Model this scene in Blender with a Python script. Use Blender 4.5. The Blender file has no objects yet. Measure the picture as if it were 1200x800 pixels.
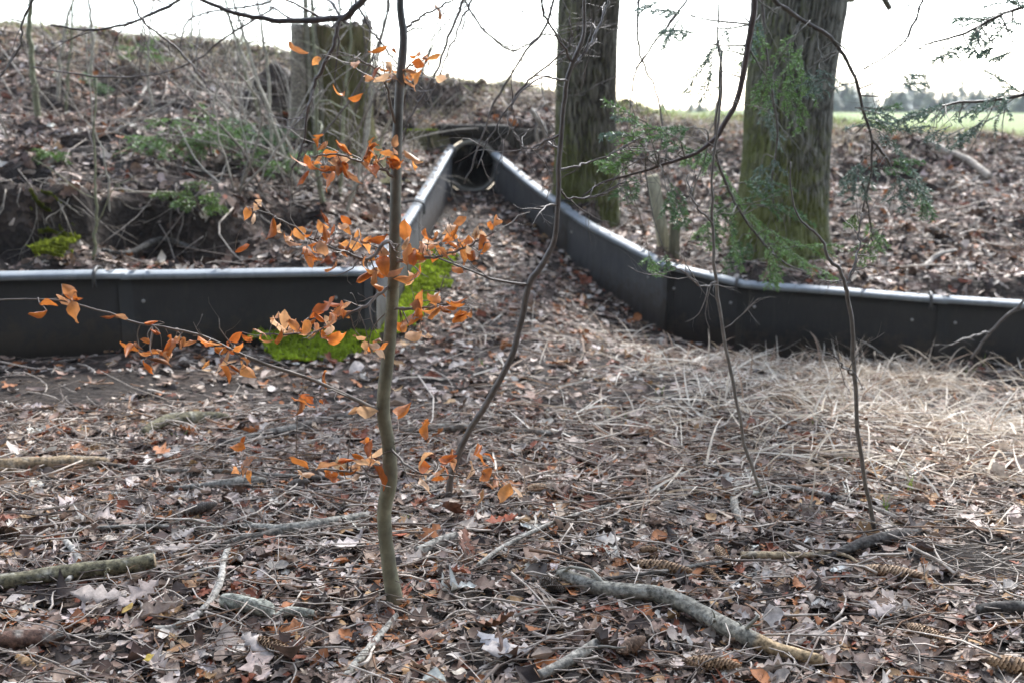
import bpy, math, random
import numpy as np
from mathutils import Vector

random.seed(7)
RNG = np.random.default_rng(7)
sc = bpy.context.scene
C = sc.collection
R = math.radians

# ------------------------------------------------------------------ camera model
CAMZ, PITCH, FPX = 1.4, R(13.0), 1177.0
SP, CP = math.sin(PITCH), math.cos(PITCH)


def ray(px, py):
    xc, yc = (np.asarray(px, float) - 600) / FPX, -(np.asarray(py, float) - 400) / FPX
    return xc, CP + yc * SP, -SP + yc * CP


def at(px, py, Y):
    """World point at forward distance Y along a sight line."""
    dx, dy, dz = ray(px, py)
    t = Y / dy
    return np.array([dx * t, Y, CAMZ + dz * t])


def size_at(p, wpx):
    return wpx * (p[1] * CP + (CAMZ - p[2]) * SP) / FPX


def proj(x, y, z):
    d = y * CP + (CAMZ - z) * SP
    d = np.where(d < 0.05, 0.05, d)
    return 600 + FPX * x / d, 400 - FPX * (y * SP - (CAMZ - z) * CP) / d


# ------------------------------------------------------------------ noise
def _hash(ix, iy, iz, seed):
    h = (ix * 374761393 + iy * 668265263 + iz * 2147483647 + seed * 974711) & 0xFFFFFFFF
    h = ((h ^ (h >> 13)) * 1274126177) & 0xFFFFFFFF
    return ((h ^ (h >> 16)) & 0xFFFF) / 65535.0


def vnoise(x, y, z=0.0, seed=0):
    x, y, z = np.broadcast_arrays(np.asarray(x, float), np.asarray(y, float), np.asarray(z, float))
    ix, iy, iz = np.floor(x).astype(np.int64), np.floor(y).astype(np.int64), np.floor(z).astype(np.int64)
    fx, fy, fz = x - ix, y - iy, z - iz
    fx, fy, fz = [f * f * (3 - 2 * f) for f in (fx, fy, fz)]
    r = 0
    for a in (0, 1):
        for b in (0, 1):
            for c in (0, 1):
                w = (fx if a else 1 - fx) * (fy if b else 1 - fy) * (fz if c else 1 - fz)
                r = r + w * _hash(ix + a, iy + b, iz + c, seed)
    return r


def fbm(x, y, z=0.0, seed=0, octaves=4):
    s, a, t = 0, 0.5, 0
    for o in range(octaves):
        s = s + a * vnoise(np.asarray(x) * 2 ** o, np.asarray(y) * 2 ** o, np.asarray(z) * 2 ** o, seed + o * 17)
        t += a
        a *= 0.5
    return s / t


def sstep(a, b, x):
    t = np.clip((np.asarray(x, float) - a) / (b - a), 0, 1)
    return t * t * (3 - 2 * t)


# ------------------------------------------------------------------ object helpers
def tag(o, label=None, cat=None, group=None, kind=None):
    if label: o['label'] = label
    if cat: o['category'] = cat
    if group: o['group'] = group
    if kind: o['kind'] = kind
    return o


def thing(name, loc, label, cat, group=None):
    o = bpy.data.objects.new(name, None)
    C.objects.link(o)
    o.location = [float(v) for v in loc]
    o.empty_display_size = 0.1
    return tag(o, label, cat, group)


class MB:
    """Collects quads/tris (numpy) plus one colour per vertex."""

    def __init__(self):
        self.v, self.q, self.t, self.c, self.n = [], [], [], [], 0

    def add(self, v, quads=None, tris=None, col=(0.5, 0.5, 0.5)):
        v = np.asarray(v, float).reshape(-1, 3)
        if quads is not None and len(quads): self.q.append(np.asarray(quads, np.int64).reshape(-1, 4) + self.n)
        if tris is not None and len(tris): self.t.append(np.asarray(tris, np.int64).reshape(-1, 3) + self.n)
        c = np.asarray(col, float)
        self.c.append(np.broadcast_to(c, (len(v), 3)) if c.ndim == 1 else c)
        self.v.append(v)
        self.n += len(v)

    def build(self, name, mat, parent=None, smooth=True, loc=None):
        v = np.concatenate(self.v)
        c = np.concatenate(self.c)
        q = np.concatenate(self.q) if self.q else np.zeros((0, 4), np.int64)
        t = np.concatenate(self.t) if self.t else np.zeros((0, 3), np.int64)
        off = np.array(parent.matrix_basis.translation) if parent is not None else np.zeros(3)
        if parent is not None and parent.parent is not None:
            off = off + np.array(parent.parent.matrix_basis.translation)
        if loc is not None:
            off = np.asarray(loc, float)
        me = bpy.data.meshes.new(name)
        me.vertices.add(len(v))
        me.vertices.foreach_set('co', (v - off).astype(np.float32).ravel())
        li = np.concatenate([q.ravel(), t.ravel()]).astype(np.int32)
        me.loops.add(len(li))
        me.loops.foreach_set('vertex_index', li)
        n = len(q) + len(t)
        me.polygons.add(n)
        st = np.concatenate([np.arange(len(q)) * 4, len(q) * 4 + np.arange(len(t)) * 3]).astype(np.int32)
        me.polygons.foreach_set('loop_start', st)
        if smooth:
            me.polygons.foreach_set('use_smooth', np.ones(n, bool))
        me.update(calc_edges=True)
        a = me.color_attributes.new('tone', 'FLOAT_COLOR', 'POINT')
        a.data.foreach_set('color', np.concatenate([c, np.ones((len(c), 1))], 1).astype(np.float32).ravel())
        if mat: me.materials.append(mat)
        o = bpy.data.objects.new(name, me)
        C.objects.link(o)
        if parent is not None:
            o.parent = parent
        if loc is not None:
            o.location = [float(k) for k in loc]
        return o


def copy_tree(o, parent=None):
    c = o.copy()
    C.objects.link(c)
    c.parent = parent
    for ch in list(o.children):
        copy_tree(ch, c)
    return c


def smooth_path(pts, n):
    """Catmull-Rom through pts (k x d) resampled to n rows."""
    p = np.asarray(pts, float)
    k = len(p)
    if k == 2:
        t = np.linspace(0, 1, n)[:, None]
        return p[0] * (1 - t) + p[1] * t
    e = np.vstack([2 * p[0] - p[1], p, 2 * p[-1] - p[-2]])
    s = np.linspace(0, k - 1 - 1e-6, n)
    i = s.astype(int)
    f = (s - i)[:, None]
    a, b, c, d = e[i], e[i + 1], e[i + 2], e[i + 3]
    return 0.5 * (2 * b + (c - a) * f + (2 * a - 5 * b + 4 * c - d) * f ** 2 + (3 * b - a - 3 * c + d) * f ** 3)


def tube_geo(path, rad, seg=6, cap=True, rough=0.0, seed=0):
    p = np.asarray(path, float)
    n = len(p)
    rad = np.broadcast_to(np.asarray(rad, float), (n,))
    tan = np.gradient(p, axis=0)
    tan /= np.linalg.norm(tan, axis=1)[:, None] + 1e-9
    u = np.cross(tan[0], [0.3, 0.1, 1.0] if abs(tan[0][2]) < 0.9 else [1, 0.2, 0])
    u /= np.linalg.norm(u) + 1e-9
    U = np.zeros_like(p)
    for i in range(n):
        u = u - tan[i] * np.dot(u, tan[i])
        u /= np.linalg.norm(u) + 1e-9
        U[i] = u
    V = np.cross(tan, U)
    th = np.arange(seg) * 2 * math.pi / seg
    rr = np.repeat(rad[:, None], seg, 1)
    if rough:
        L = np.cumsum(np.r_[0, np.linalg.norm(np.diff(p, axis=0), axis=1)])
        rm = max(rad.mean(), 1e-4)
        nz = fbm(np.cos(th)[None] * 1.3 + seed * 3.1, np.sin(th)[None] * 1.3, (L / rm * 0.35)[:, None], seed, 3)
        rr = rr * (1 + rough * (nz - 0.5) * 2)
    v = p[:, None] + rr[..., None] * (np.cos(th)[None, :, None] * U[:, None] + np.sin(th)[None, :, None] * V[:, None])
    v = v.reshape(-1, 3)
    i, j = np.meshgrid(np.arange(n - 1), np.arange(seg), indexing='ij')
    a = i * seg + j
    b = i * seg + (j + 1) % seg
    q = np.stack([a, b, b + seg, a + seg], -1).reshape(-1, 4)
    t = []
    if cap:
        v = np.vstack([v, p[0], p[-1]])
        m = n * seg
        for j in range(seg):
            t.append([m, (j + 1) % seg, j])
            t.append([m + 1, (n - 1) * seg + j, (n - 1) * seg + (j + 1) % seg])
    return v, q, np.array(t).reshape(-1, 3)


def tube(mb, path, rad, seg=6, col=(0.2, 0.17, 0.13), rough=0.0, seed=0, var=0.12):
    v, q, t = tube_geo(path, rad, seg, True, rough, seed)
    c = np.asarray(col)[None] * (1 + var * 2 * (fbm(v[:, 0] * 30, v[:, 1] * 30, v[:, 2] * 30, seed, 2) - 0.5))[:, None]
    mb.add(v, q, t, c)


def px_path(pts, Y, n=24, wob=0.0):
    """pts: (px, py, width px[, dY]); returns the path and radii in metres."""
    P, W = [], []
    for k in pts:
        p = at(k[0], k[1], Y + (k[3] if len(k) > 3 else 0))
        P.append(p)
        W.append(size_at(p, k[2]) / 2)
    a = smooth_path(np.c_[np.array(P), np.array(W)], n)
    if wob:
        s = random.random() * 99
        i = np.arange(n) * 0.45
        for d in range(3):
            a[:, d] += wob * (fbm(i + s, i * 0 + d * 7.7, 0, 3, 2) - 0.5) * 2 * np.minimum(1, np.arange(n) / 3)
    return a[:, :3], np.maximum(a[:, 3], 0.0006)


# ------------------------------------------------------------------ materials
def new_mat(name):
    m = bpy.data.materials.new(name)
    m.use_nodes = True
    nt = m.node_tree
    b = nt.nodes['Principled BSDF']
    return m, nt, b


def node(nt, t, **kw):
    n = nt.nodes.new(t)
    for k, v in kw.items():
        setattr(n, k, v)
    return n


def noise(nt, scale, detail=4, rough=0.55, vec=None, stretch=None):
    n = node(nt, 'ShaderNodeTexNoise')
    n.inputs['Scale'].default_value = scale
    n.inputs['Detail'].default_value = detail
    n.inputs['Roughness'].default_value = rough
    if vec is None:
        tc = node(nt, 'ShaderNodeTexCoord')
        vec = tc.outputs['Object']
    if stretch:
        mp = node(nt, 'ShaderNodeMapping')
        mp.inputs['Scale'].default_value = stretch
        nt.links.new(vec, mp.inputs['Vector'])
        vec = mp.outputs['Vector']
    nt.links.new(vec, n.inputs['Vector'])
    return n


def ramp(nt, src, stops):
    r = node(nt, 'ShaderNodeValToRGB')
    el = r.color_ramp.elements
    while len(el) < len(stops): el.new(0.5)
    for e, (p, c) in zip(el, stops):
        e.position = p
        e.color = (*c, 1) if len(c) == 3 else c
    nt.links.new(src, r.inputs['Fac'])
    return r


def mixc(nt, fac, a, b, mode='MIX'):
    m = node(nt, 'ShaderNodeMix', data_type='RGBA', blend_type=mode)
    for s, v in ((0, fac), (6, a), (7, b)):
        if hasattr(v, 'links'): nt.links.new(v, m.inputs[s])
        else: m.inputs[s].default_value = v if s == 0 else (*v, 1)
    return m.outputs[2]


def bump(nt, b, h, strength=0.5, dist=0.01, chain=None):
    n = node(nt, 'ShaderNodeBump')
    n.inputs['Strength'].default_value = strength
    n.inputs['Distance'].default_value = dist
    nt.links.new(h, n.inputs['Height'])
    if chain is not None: nt.links.new(chain, n.inputs['Normal'])
    nt.links.new(n.outputs['Normal'], b.inputs['Normal'])
    return n.outputs['Normal']


def tone_mat(name, rough=0.55, spec=0.4, nscale=60, namt=0.35, transl=0.0, tcol=None, bumpd=0.002, bscale=150, stretch=None):
    m, nt, b = new_mat(name)
    at_ = node(nt, 'ShaderNodeAttribute', attribute_name='tone')
    n = noise(nt, nscale, 4, 0.6, stretch=stretch)
    r = ramp(nt, n.outputs['Fac'], [(0.3, (1 - namt,) * 3), (0.7, (1 + namt,) * 3)])
    col = mixc(nt, 1.0, at_.outputs['Color'], r.outputs['Color'], 'MULTIPLY')
    nt.links.new(col, b.inputs['Base Color'])
    b.inputs['Roughness'].default_value = rough
    b.inputs['Specular IOR Level'].default_value = spec
    if bumpd:
        n2 = noise(nt, bscale, 3, 0.6, stretch=stretch)
        bump(nt, b, n2.outputs['Fac'], 0.6, bumpd)
    if transl:
        tr = node(nt, 'ShaderNodeBsdfTranslucent')
        if tcol: tr.inputs['Color'].default_value = (*tcol, 1)
        else: nt.links.new(col, tr.inputs['Color'])
        mx = node(nt, 'ShaderNodeMixShader')
        mx.inputs[0].default_value = transl
        nt.links.new(b.outputs[0], mx.inputs[1])
        nt.links.new(tr.outputs[0], mx.inputs[2])
        nt.links.new(mx.outputs[0], nt.nodes['Material Output'].inputs['Surface'])
    return m


def ground_mat(name):
    m, nt, b = new_mat(name)
    tc = node(nt, 'ShaderNodeTexCoord')
    warp = noise(nt, 9, 3, 0.6, tc.outputs['Object'])
    wv = node(nt, 'ShaderNodeVectorMath', operation='MULTIPLY_ADD')
    wv.inputs[1].default_value = (0.06, 0.06, 0.06)
    nt.links.new(warp.outputs['Color'], wv.inputs[0])
    nt.links.new(tc.outputs['Object'], wv.inputs[2])
    vo = node(nt, 'ShaderNodeTexVoronoi')
    vo.inputs['Scale'].default_value = 26
    nt.links.new(wv.outputs[0], vo.inputs['Vector'])
    sep = node(nt, 'ShaderNodeSeparateColor')
    nt.links.new(vo.outputs['Color'], sep.inputs[0])
    leaf = ramp(nt, sep.outputs[0], [(0.0, (0.02, 0.014, 0.01)), (0.4, (0.05, 0.034, 0.025)), (0.7, (0.1, 0.068, 0.05)), (0.95, (0.18, 0.14, 0.115))])
    soil = noise(nt, 30, 6, 0.7, tc.outputs['Object'])
    sr = ramp(nt, soil.outputs['Fac'], [(0.3, (0.012, 0.009, 0.007)), (0.7, (0.045, 0.034, 0.026))])
    big = noise(nt, 2.2, 4, 0.6, tc.outputs['Object'])
    br = ramp(nt, big.outputs['Fac'], [(0.42, (0, 0, 0)), (0.58, (1, 1, 1))])
    col = mixc(nt, br.outputs['Color'], sr.outputs['Color'], leaf.outputs['Color'])
    at_ = node(nt, 'ShaderNodeAttribute', attribute_name='tone')      # vertex weights: r = bare soil, g = meadow grass
    sp = node(nt, 'ShaderNodeSeparateColor')
    nt.links.new(at_.outputs['Color'], sp.inputs[0])
    col = mixc(nt, sp.outputs[0], col, sr.outputs['Color'])
    gr = noise(nt, 1.3, 6, 0.7, tc.outputs['Object'])
    grr = ramp(nt, gr.outputs['Fac'], [(0.3, (0.11, 0.16, 0.04)), (0.6, (0.17, 0.21, 0.065)), (0.75, (0.27, 0.25, 0.12))])
    col = mixc(nt, sp.outputs[1], col, grr.outputs['Color'])
    nt.links.new(col, b.inputs['Base Color'])
    b.inputs['Roughness'].default_value = 0.85
    b.inputs['Specular IOR Level'].default_value = 0.2
    n1 = bump(nt, b, vo.outputs['Distance'], 0.6, 0.02)
    bump(nt, b, soil.outputs['Fac'], 0.7, 0.015, n1)
    return m


def bark_mat(name, dark, light, moss_amt, moss_h, zlow, side=(-1, 0, 0)):
    m, nt, b = new_mat(name)
    tc = node(nt, 'ShaderNodeTexCoord')
    at_ = node(nt, 'ShaderNodeAttribute', attribute_name='tone')      # r = furrow depth
    sp = node(nt, 'ShaderNodeSeparateColor')
    nt.links.new(at_.outputs['Color'], sp.inputs[0])
    fur = noise(nt, 60, 8, 0.7, tc.outputs['Object'], (1, 1, 0.1))
    rr = ramp(nt, fur.outputs['Fac'], [(0.32, dark), (0.68, light)])
    col = mixc(nt, sp.outputs[0], rr.outputs['Color'], tuple(k * 0.6 for k in dark))
    fine = noise(nt, 90, 5, 0.7, tc.outputs['Object'])
    # lichen flecks
    li = noise(nt, 38, 3, 0.7, tc.outputs['Object'])
    lr = ramp(nt, li.outputs['Fac'], [(0.6, (0, 0, 0)), (0.7, (0.5, 0.5, 0.5))])
    col = mixc(nt, lr.outputs['Color'], col, (0.23, 0.25, 0.21))
    # moss and algae grow low down and on the damp side
    sx = node(nt, 'ShaderNodeSeparateXYZ')
    nt.links.new(tc.outputs['Object'], sx.inputs[0])
    mr = node(nt, 'ShaderNodeMapRange')
    mr.inputs[1].default_value, mr.inputs[2].default_value = moss_h, zlow
    nt.links.new(sx.outputs[2], mr.inputs[0])
    geo = node(nt, 'ShaderNodeNewGeometry')
    dt = node(nt, 'ShaderNodeVectorMath', operation='DOT_PRODUCT')
    nt.links.new(geo.outputs['Normal'], dt.inputs[0])
    dt.inputs[1].default_value = side
    mn = noise(nt, 7, 5, 0.65, tc.outputs['Object'])
    ad = node(nt, 'ShaderNodeMath', operation='MULTIPLY_ADD')
    nt.links.new(mr.outputs[0], ad.inputs[0])
    ad.inputs[1].default_value = 0.55
    nt.links.new(mn.outputs['Fac'], ad.inputs[2])
    ad2 = node(nt, 'ShaderNodeMath', operation='MULTIPLY_ADD')
    nt.links.new(dt.outputs['Value'], ad2.inputs[0])
    ad2.inputs[1].default_value = 0.22
    nt.links.new(ad.outputs[0], ad2.inputs[2])
    mm = ramp(nt, ad2.outputs[0], [(0.56, (0, 0, 0)), (0.88, (moss_amt,) * 3)])
    mc = ramp(nt, fine.outputs['Fac'], [(0.3, (0.08, 0.095, 0.018)), (0.7, (0.2, 0.225, 0.04))])
    col = mixc(nt, mm.outputs['Color'], col, mc.outputs['Color'])
    nt.links.new(col, b.inputs['Base Color'])
    b.inputs['Roughness'].default_value = 0.85
    b.inputs['Specular IOR Level'].default_value = 0.25
    n1 = bump(nt, b, fur.outputs['Fac'], 0.9, 0.02)
    bump(nt, b, fine.outputs['Fac'], 0.6, 0.006, n1)
    return m


M = {}
M['ground'] = ground_mat('forest_soil')
M['litter'] = tone_mat('dry_leaf', 0.6, 0.26, 45, 0.35, 0.12, bumpd=0.002, bscale=90)
M['twig'] = tone_mat('twig_bark', 0.65, 0.35, 40, 0.4, bumpd=0.0015)
M['beech'] = tone_mat('beech_bark', 0.5, 0.4, 28, 0.35, bumpd=0.0012, bscale=120)
M['darkbark'] = tone_mat('dark_bark', 0.5, 0.5, 30, 0.4, bumpd=0.001)
M['log'] = tone_mat('rotten_wood', 0.8, 0.25, 70, 0.8, bumpd=0.008, bscale=60)
M['straw'] = tone_mat('dead_grass', 0.6, 0.3, 30, 0.25, 0.25, bumpd=0)
M['green'] = tone_mat('green_blade', 0.5, 0.4, 30, 0.3, 0.3, bumpd=0)
M['needle'] = tone_mat('conifer_needle', 0.45, 0.45, 25, 0.3, 0.2, bumpd=0)
M['orange'] = tone_mat('withered_beech_leaf', 0.45, 0.4, 35, 0.25, 0.42, bumpd=0.001, bscale=120)
M['moss'] = tone_mat('moss', 0.9, 0.1, 35, 0.4, 0.3, bumpd=0.004, bscale=120)
M['cone'] = tone_mat('cone_scale', 0.6, 0.3, 80, 0.3, bumpd=0.001)
M['concrete'] = tone_mat('concrete', 0.85, 0.2, 12, 0.35, bumpd=0.004, bscale=60)
M['plank'] = tone_mat('weathered_plank', 0.75, 0.25, 14, 0.45, bumpd=0.004, bscale=40, stretch=(6, 6, 0.6))
M['oak'] = bark_mat('oak_bark', (0.06, 0.054, 0.04), (0.29, 0.27, 0.215), 0.7, .75, -.25)
M['oak2'] = bark_mat('mossy_bark', (0.06, 0.058, 0.044), (0.31, 0.3, 0.245), 0.72, 1.3, -0.2)
M['stump'] = bark_mat('stump_wood', (0.06, 0.045, 0.028), (0.27, 0.205, 0.125), 0.4, 1.6, -0.3, (0.4, -0.3, 0))


def plastic_mat():
    m, nt, b = new_mat('grey_polymer')
    at_ = node(nt, 'ShaderNodeAttribute', attribute_name='tone')
    n = noise(nt, 5, 6, 0.65)
    st = noise(nt, 9, 4, 0.7, stretch=(3, 3, 0.5))
    r = ramp(nt, n.outputs['Fac'], [(0.35, (0.8, 0.8, 0.8)), (0.7, (1.25, 1.2, 1.12))])
    col = mixc(nt, 1.0, at_.outputs['Color'], r.outputs['Color'], 'MULTIPLY')
    dr = ramp(nt, st.outputs['Fac'], [(0.5, (0, 0, 0)), (0.78, (0.45, 0.45, 0.45))])
    col = mixc(nt, dr.outputs['Color'], col, (0.075, 0.07, 0.06))
    nt.links.new(col, b.inputs['Base Color'])
    # mud splashed up from the ground, in irregular tongues
    tc = node(nt, 'ShaderNodeTexCoord')
    sx = node(nt, 'ShaderNodeSeparateXYZ')
    nt.links.new(tc.outputs['Object'], sx.inputs[0])
    sp = noise(nt, 14, 6, 0.75, tc.outputs['Object'])
    mr = node(nt, 'ShaderNodeMapRange')
    mr.inputs[1].default_value, mr.inputs[2].default_value, mr.inputs[3].default_value, mr.inputs[4].default_value = 0.0, 0.3, 0.28, -0.1
    nt.links.new(sx.outputs[2], mr.inputs[0])
    ad = node(nt, 'ShaderNodeMath', operation='ADD')
    nt.links.new(sp.outputs['Fac'], ad.inputs[0])
    nt.links.new(mr.outputs[0], ad.inputs[1])
    mu = ramp(nt, ad.outputs[0], [(0.56, (0, 0, 0)), (0.72, (0.7,) * 3)])
    col = mixc(nt, mu.outputs['Color'], col, (0.055, 0.042, 0.03))
    nt.links.new(col, b.inputs['Base Color'])
    rr = ramp(nt, st.outputs['Fac'], [(0.3, (0.5,) * 3), (0.7, (0.8,) * 3)])
    nt.links.new(rr.outputs['Color'], b.inputs['Roughness'])
    b.inputs['Specular IOR Level'].default_value = 0.5
    f = noise(nt, 70, 4, 0.6)
    bump(nt, b, f.outputs['Fac'], 0.25, 0.003)
    return m


M['plastic'] = plastic_mat()

# ------------------------------------------------------------------ fence line and terrain heights
# top edge of the guide fence: (px, py, forward distance)
LEFT_FENCE = [(-820, 334, 5.05), (-350, 327, 5.35), (112, 318.5, 5.62), (436, 314, 5.85)]
LEFT_WING = [(436, 314, 5.85), (455, 284, 6.55), (484, 241, 7.75), (508, 203, 8.95), (527, 171, 10.1)]
RIGHT_WING = [(581, 179, 10.1), (630, 219, 9.0), (692, 261, 8.05), (785, 309, 7.05)]
RIGHT_FENCE = [(785, 309, 7.05), (872, 330, 6.85), (990, 338, 6.7), (1110, 348, 6.52), (1235, 356, 6.4), (1500, 368, 6.2), (2000, 392, 5.8)]
FH = 0.46
LF, LW, RW, RF = [np.array([at(*k) for k in s]) for s in (LEFT_FENCE, LEFT_WING, RIGHT_WING, RIGHT_FENCE)]
NICHE = np.array([LW[-1] + [0, .2, 0], RW[0] + [0, .2, 0]])
LINE = np.vstack([[[-30, LF[0][1] - 1.5, LF[0][2]]], LF, LW[1:], NICHE, RW, RF[1:], [[40, RF[-1][1] - 1.0, RF[-1][2]]]])


def seg_dist(x, y, line):
    """distance to a polyline in plan, the z there."""
    best = np.full(np.shape(x), 1e9)
    bz = np.zeros(np.shape(x))
    bx, by = np.zeros(np.shape(x)), np.zeros(np.shape(x))
    for a, b in zip(line[:-1], line[1:]):
        dx, dy = b[0] - a[0], b[1] - a[1]
        t = np.clip(((x - a[0]) * dx + (y - a[1]) * dy) / (dx * dx + dy * dy + 1e-9), 0, 1)
        qx, qy = a[0] + t * dx, a[1] + t * dy
        d = np.hypot(x - qx, y - qy)
        m = d < best
        best = np.where(m, d, best)
        bz = np.where(m, a[2] + t * (b[2] - a[2]), bz)
        bx, by = np.where(m, qx, bx), np.where(m, qy, by)
    return best, bz, bx, by


POLY = np.vstack([LINE[:, :2], [[40, 400], [-30, 400]]])


def behind(x, y):
    ins = np.zeros(np.shape(x), bool)
    n = len(POLY)
    j = n - 1
    for i in range(n):
        xi, yi, xj, yj = *POLY[i], *POLY[j]
        c = ((yi > y) != (yj > y)) & (x < (xj - xi) * (y - yi) / (yj - yi + 1e-12) + xi)
        ins ^= c
        j = i
    return ins | ((np.abs(x) > 29) & (y > 7))


def floor_z(x, y, fine=True):
    x, y = np.asarray(x, float), np.asarray(y, float)
    b = -0.26 * sstep(0.6, 3.3, x) * sstep(3.0, 5.5, y) - 0.2 * sstep(0.0, 1.1, x) * sstep(5.0, 6.9, y) * (1 - sstep(1.6, 3.2, x)) + 0.04 * sstep(-0.3, -2.0, x) * sstep(3.5, 5.5, y)
    r = np.clip((y - 6.7) / 3.4, 0, 1)
    z = b + (0.62 * r ** 1.15) * sstep(3.5, 1.2, np.abs(x))
    if fine:
        w = sstep(16, 10, np.hypot(x, y))
        z = z + w * (0.07 * (fbm(x * 1.1, y * 1.1, 0, 5, 3) - 0.5) + 0.03 * (fbm(x * 5, y * 5, 0, 9, 3) - 0.5))
    return z


CREST_PX = [(-900, 60), (-300, 30), (0, 33), (100, 40), (220, 52), (340, 70), (430, 90), (500, 97), (600, 108), (650, 114), (750, 127), (850, 142), (950, 152), (1100, 158), (1200, 168), (1500, 172), (2200, 180)]
CY = lambda x: 10.6 + 1.3 * sstep(-1.5, 0.5, x)
_cx, _cz = [], []
for k in CREST_PX:
    Y = 10.6 if k[0] < 430 else (11.9 if k[0] > 640 else 10.6 + 1.3 * (k[0] - 430) / 210)
    p = at(k[0], k[1], Y)
    _cx.append(p[0])
    _cz.append(p[2])


HOLLOW = [(58, 120, 34, 13), (186, 122, 40, 12), (20, 285, 60, 26), (225, 282, 80, 20), (120, 255, 70, 26), (95, 175, 40, 9), (250, 210, 50, 9), (140, 95, 40, 8), (1035, 205, 60, 14), (1090, 222, 30, 9), (300, 120, 26, 20), (455, 120, 40, 14), (700, 262, 40, 10), (30, 215, 40, 9), (330, 262, 40, 10)]


def hollows(px, py):
    """small undercut hollows in the eroded bank"""
    h = 0
    wx = 18 * (fbm(px / 22, py / 14, 0, 91, 3) - 0.5)
    for cx, cy, rx, ry in HOLLOW:
        h = np.maximum(h, blob(px + wx * 1.5, py + wx * .6, cx, cy, rx, ry))
    return sstep(0.25, 0.75, h)


def blob(px, py, cx, cy, rx, ry):
    return np.exp(-(((px - cx) / rx) ** 2 + ((py - cy) / ry) ** 2))


def bank_z(x, y, fine=True):
    x, y = np.asarray(x, float), np.asarray(y, float)
    cz = np.interp(x, _cx, _cz)
    cy = CY(x)
    d, fz, _, _ = seg_dist(x, y, LINE)
    dl, lz, _, _ = seg_dist(x, y, LW)
    dr, rz, _, _ = seg_dist(x, y, RW)
    # left: terrace behind the fence, steep eroded ledge, then the slope
    wob = 1.1 * (fbm(x * 1.7, y * 0.8, 0, 21, 4) - 0.5)
    s = y - np.interp(x, LF[:, 0], LF[:, 1])
    zl = 0.49 + 0.06 * sstep(0, 0.55, s) + 0.40 * sstep(0.6 + wob, 1.05 + wob * 1.3, s) * (0.75 + 0.5 * fbm(x * 1.1, 0, 0, 23, 3)) + (cz - 1.0) * np.clip((y - 6.9) / (cy - 6.9), 0, 1.0)
    # right: shelf, then rises to the crest
    zr = 0.28 + 0.05 * sstep(7, 8.4, y) + (cz - 0.36) * (0.45 * sstep(8.0, 11.0, y) + 0.55 * sstep(10.2, 11.9, y)) - 0.08 * sstep(1.6, 4, x) * sstep(9, 6.5, y)
    zr = zr + 0.09 * sstep(1.9, 2.9, x) * sstep(7, 8.6, y) * sstep(12, 11, y)
    # above the pipe
    zm = 1.25 + (cz - 1.25) * sstep(10.3, 11.9, y)
    a = sstep(-0.9, -1.6, x)
    c = sstep(0.35, 0.8, x)
    z = zl * a + zr * c + zm * np.clip(1 - a - c, 0, 1)
    near = np.where(x < 0, lz, rz) - 0.05
    dn = np.where(x < 0, dl, dr)
    wd = np.where(x < 0, 1.9, 1.0)
    k = sstep(0.02, 1, dn / wd) 
    k = np.where(y > 10.25, np.maximum(k, sstep(10.3, 10.34, y)), k)
    k = np.where((np.abs(x) > 0) & (y < 10.25), k, k)
    z = near * (1 - k) + z * k
    # settle onto the fence top right behind it
    z = (fz - 0.045) * (1 - sstep(0.02, 0.3, d)) + z * sstep(0.02, 0.3, d) if False else np.where(y < 10.2, (fz - 0.045) * (1 - sstep(0.02, 0.3, d)) + z * sstep(0.02, 0.3, d), z)
    px, py = proj(x, y, z)
    z = z - 0.16 * hollows(px, py) * (y > 5) * (y < 13)
    # beyond the crest: the road bed, then the meadow
    far = np.where(x > 0.2, np.maximum(cz - 0.12, 0.9), cz - 0.3)
    z = np.where(y > cy, cz + (far - cz) * sstep(0.3, 3.5, y - cy), z)
    z = np.where(y > 20, z + (1.0 - z) * sstep(20, 60, y) + 0.38 * sstep(100, 200, y), z)
    if fine:
        w = sstep(22, 13, y) * sstep(0.0, 0.35, d) * sstep(12, 7, np.abs(x))
        z = z + w * (0.32 * (fbm(x * 1.5, y * 1.5, 0, 31, 4) - 0.5) + 0.07 * (fbm(x * 4.5, y * 4.5, 0, 37, 3) - 0.5)) * np.where((y > 10.15) & (y < 10.6) & (np.abs(x) < 0.8), 0.2, 1)
    return z


def to_floor(px, py):
    """Where a sight line meets the forest floor (vectorised)."""
    dx, dy, dz = ray(px, py)
    z = np.zeros(np.shape(dx))
    for _ in range(25):
        t = (z - CAMZ) / np.minimum(dz, -0.02)
        z = 0.5 * z + 0.5 * floor_z(dx * t, dy * t)
    t = (z - CAMZ) / np.minimum(dz, -0.02)
    return np.stack([dx * t, dy * t, floor_z(dx * t, dy * t)], -1)


_gx, _gy = np.arange(-9, 9.5, 0.04), np.arange(4.5, 14, 0.04)
_GX, _GY = np.meshgrid(_gx, _gy)
_BZ = np.where(behind(_GX, _GY), bank_z(_GX, _GY), -5.0)


def bank_grid(x, y):
    """bilinear look-up of the embankment height (-5 in front of the fence)"""
    u = np.clip((x + 9) / 0.04, 0, len(_gx) - 1.001)
    v = np.clip((y - 4.5) / 0.04, 0, len(_gy) - 1.001)
    i, j = u.astype(int), v.astype(int)
    a, b = u - i, v - j
    return _BZ[j, i] * (1 - a) * (1 - b) + _BZ[j, i + 1] * a * (1 - b) + _BZ[j + 1, i] * (1 - a) * b + _BZ[j + 1, i + 1] * a * b


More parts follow.
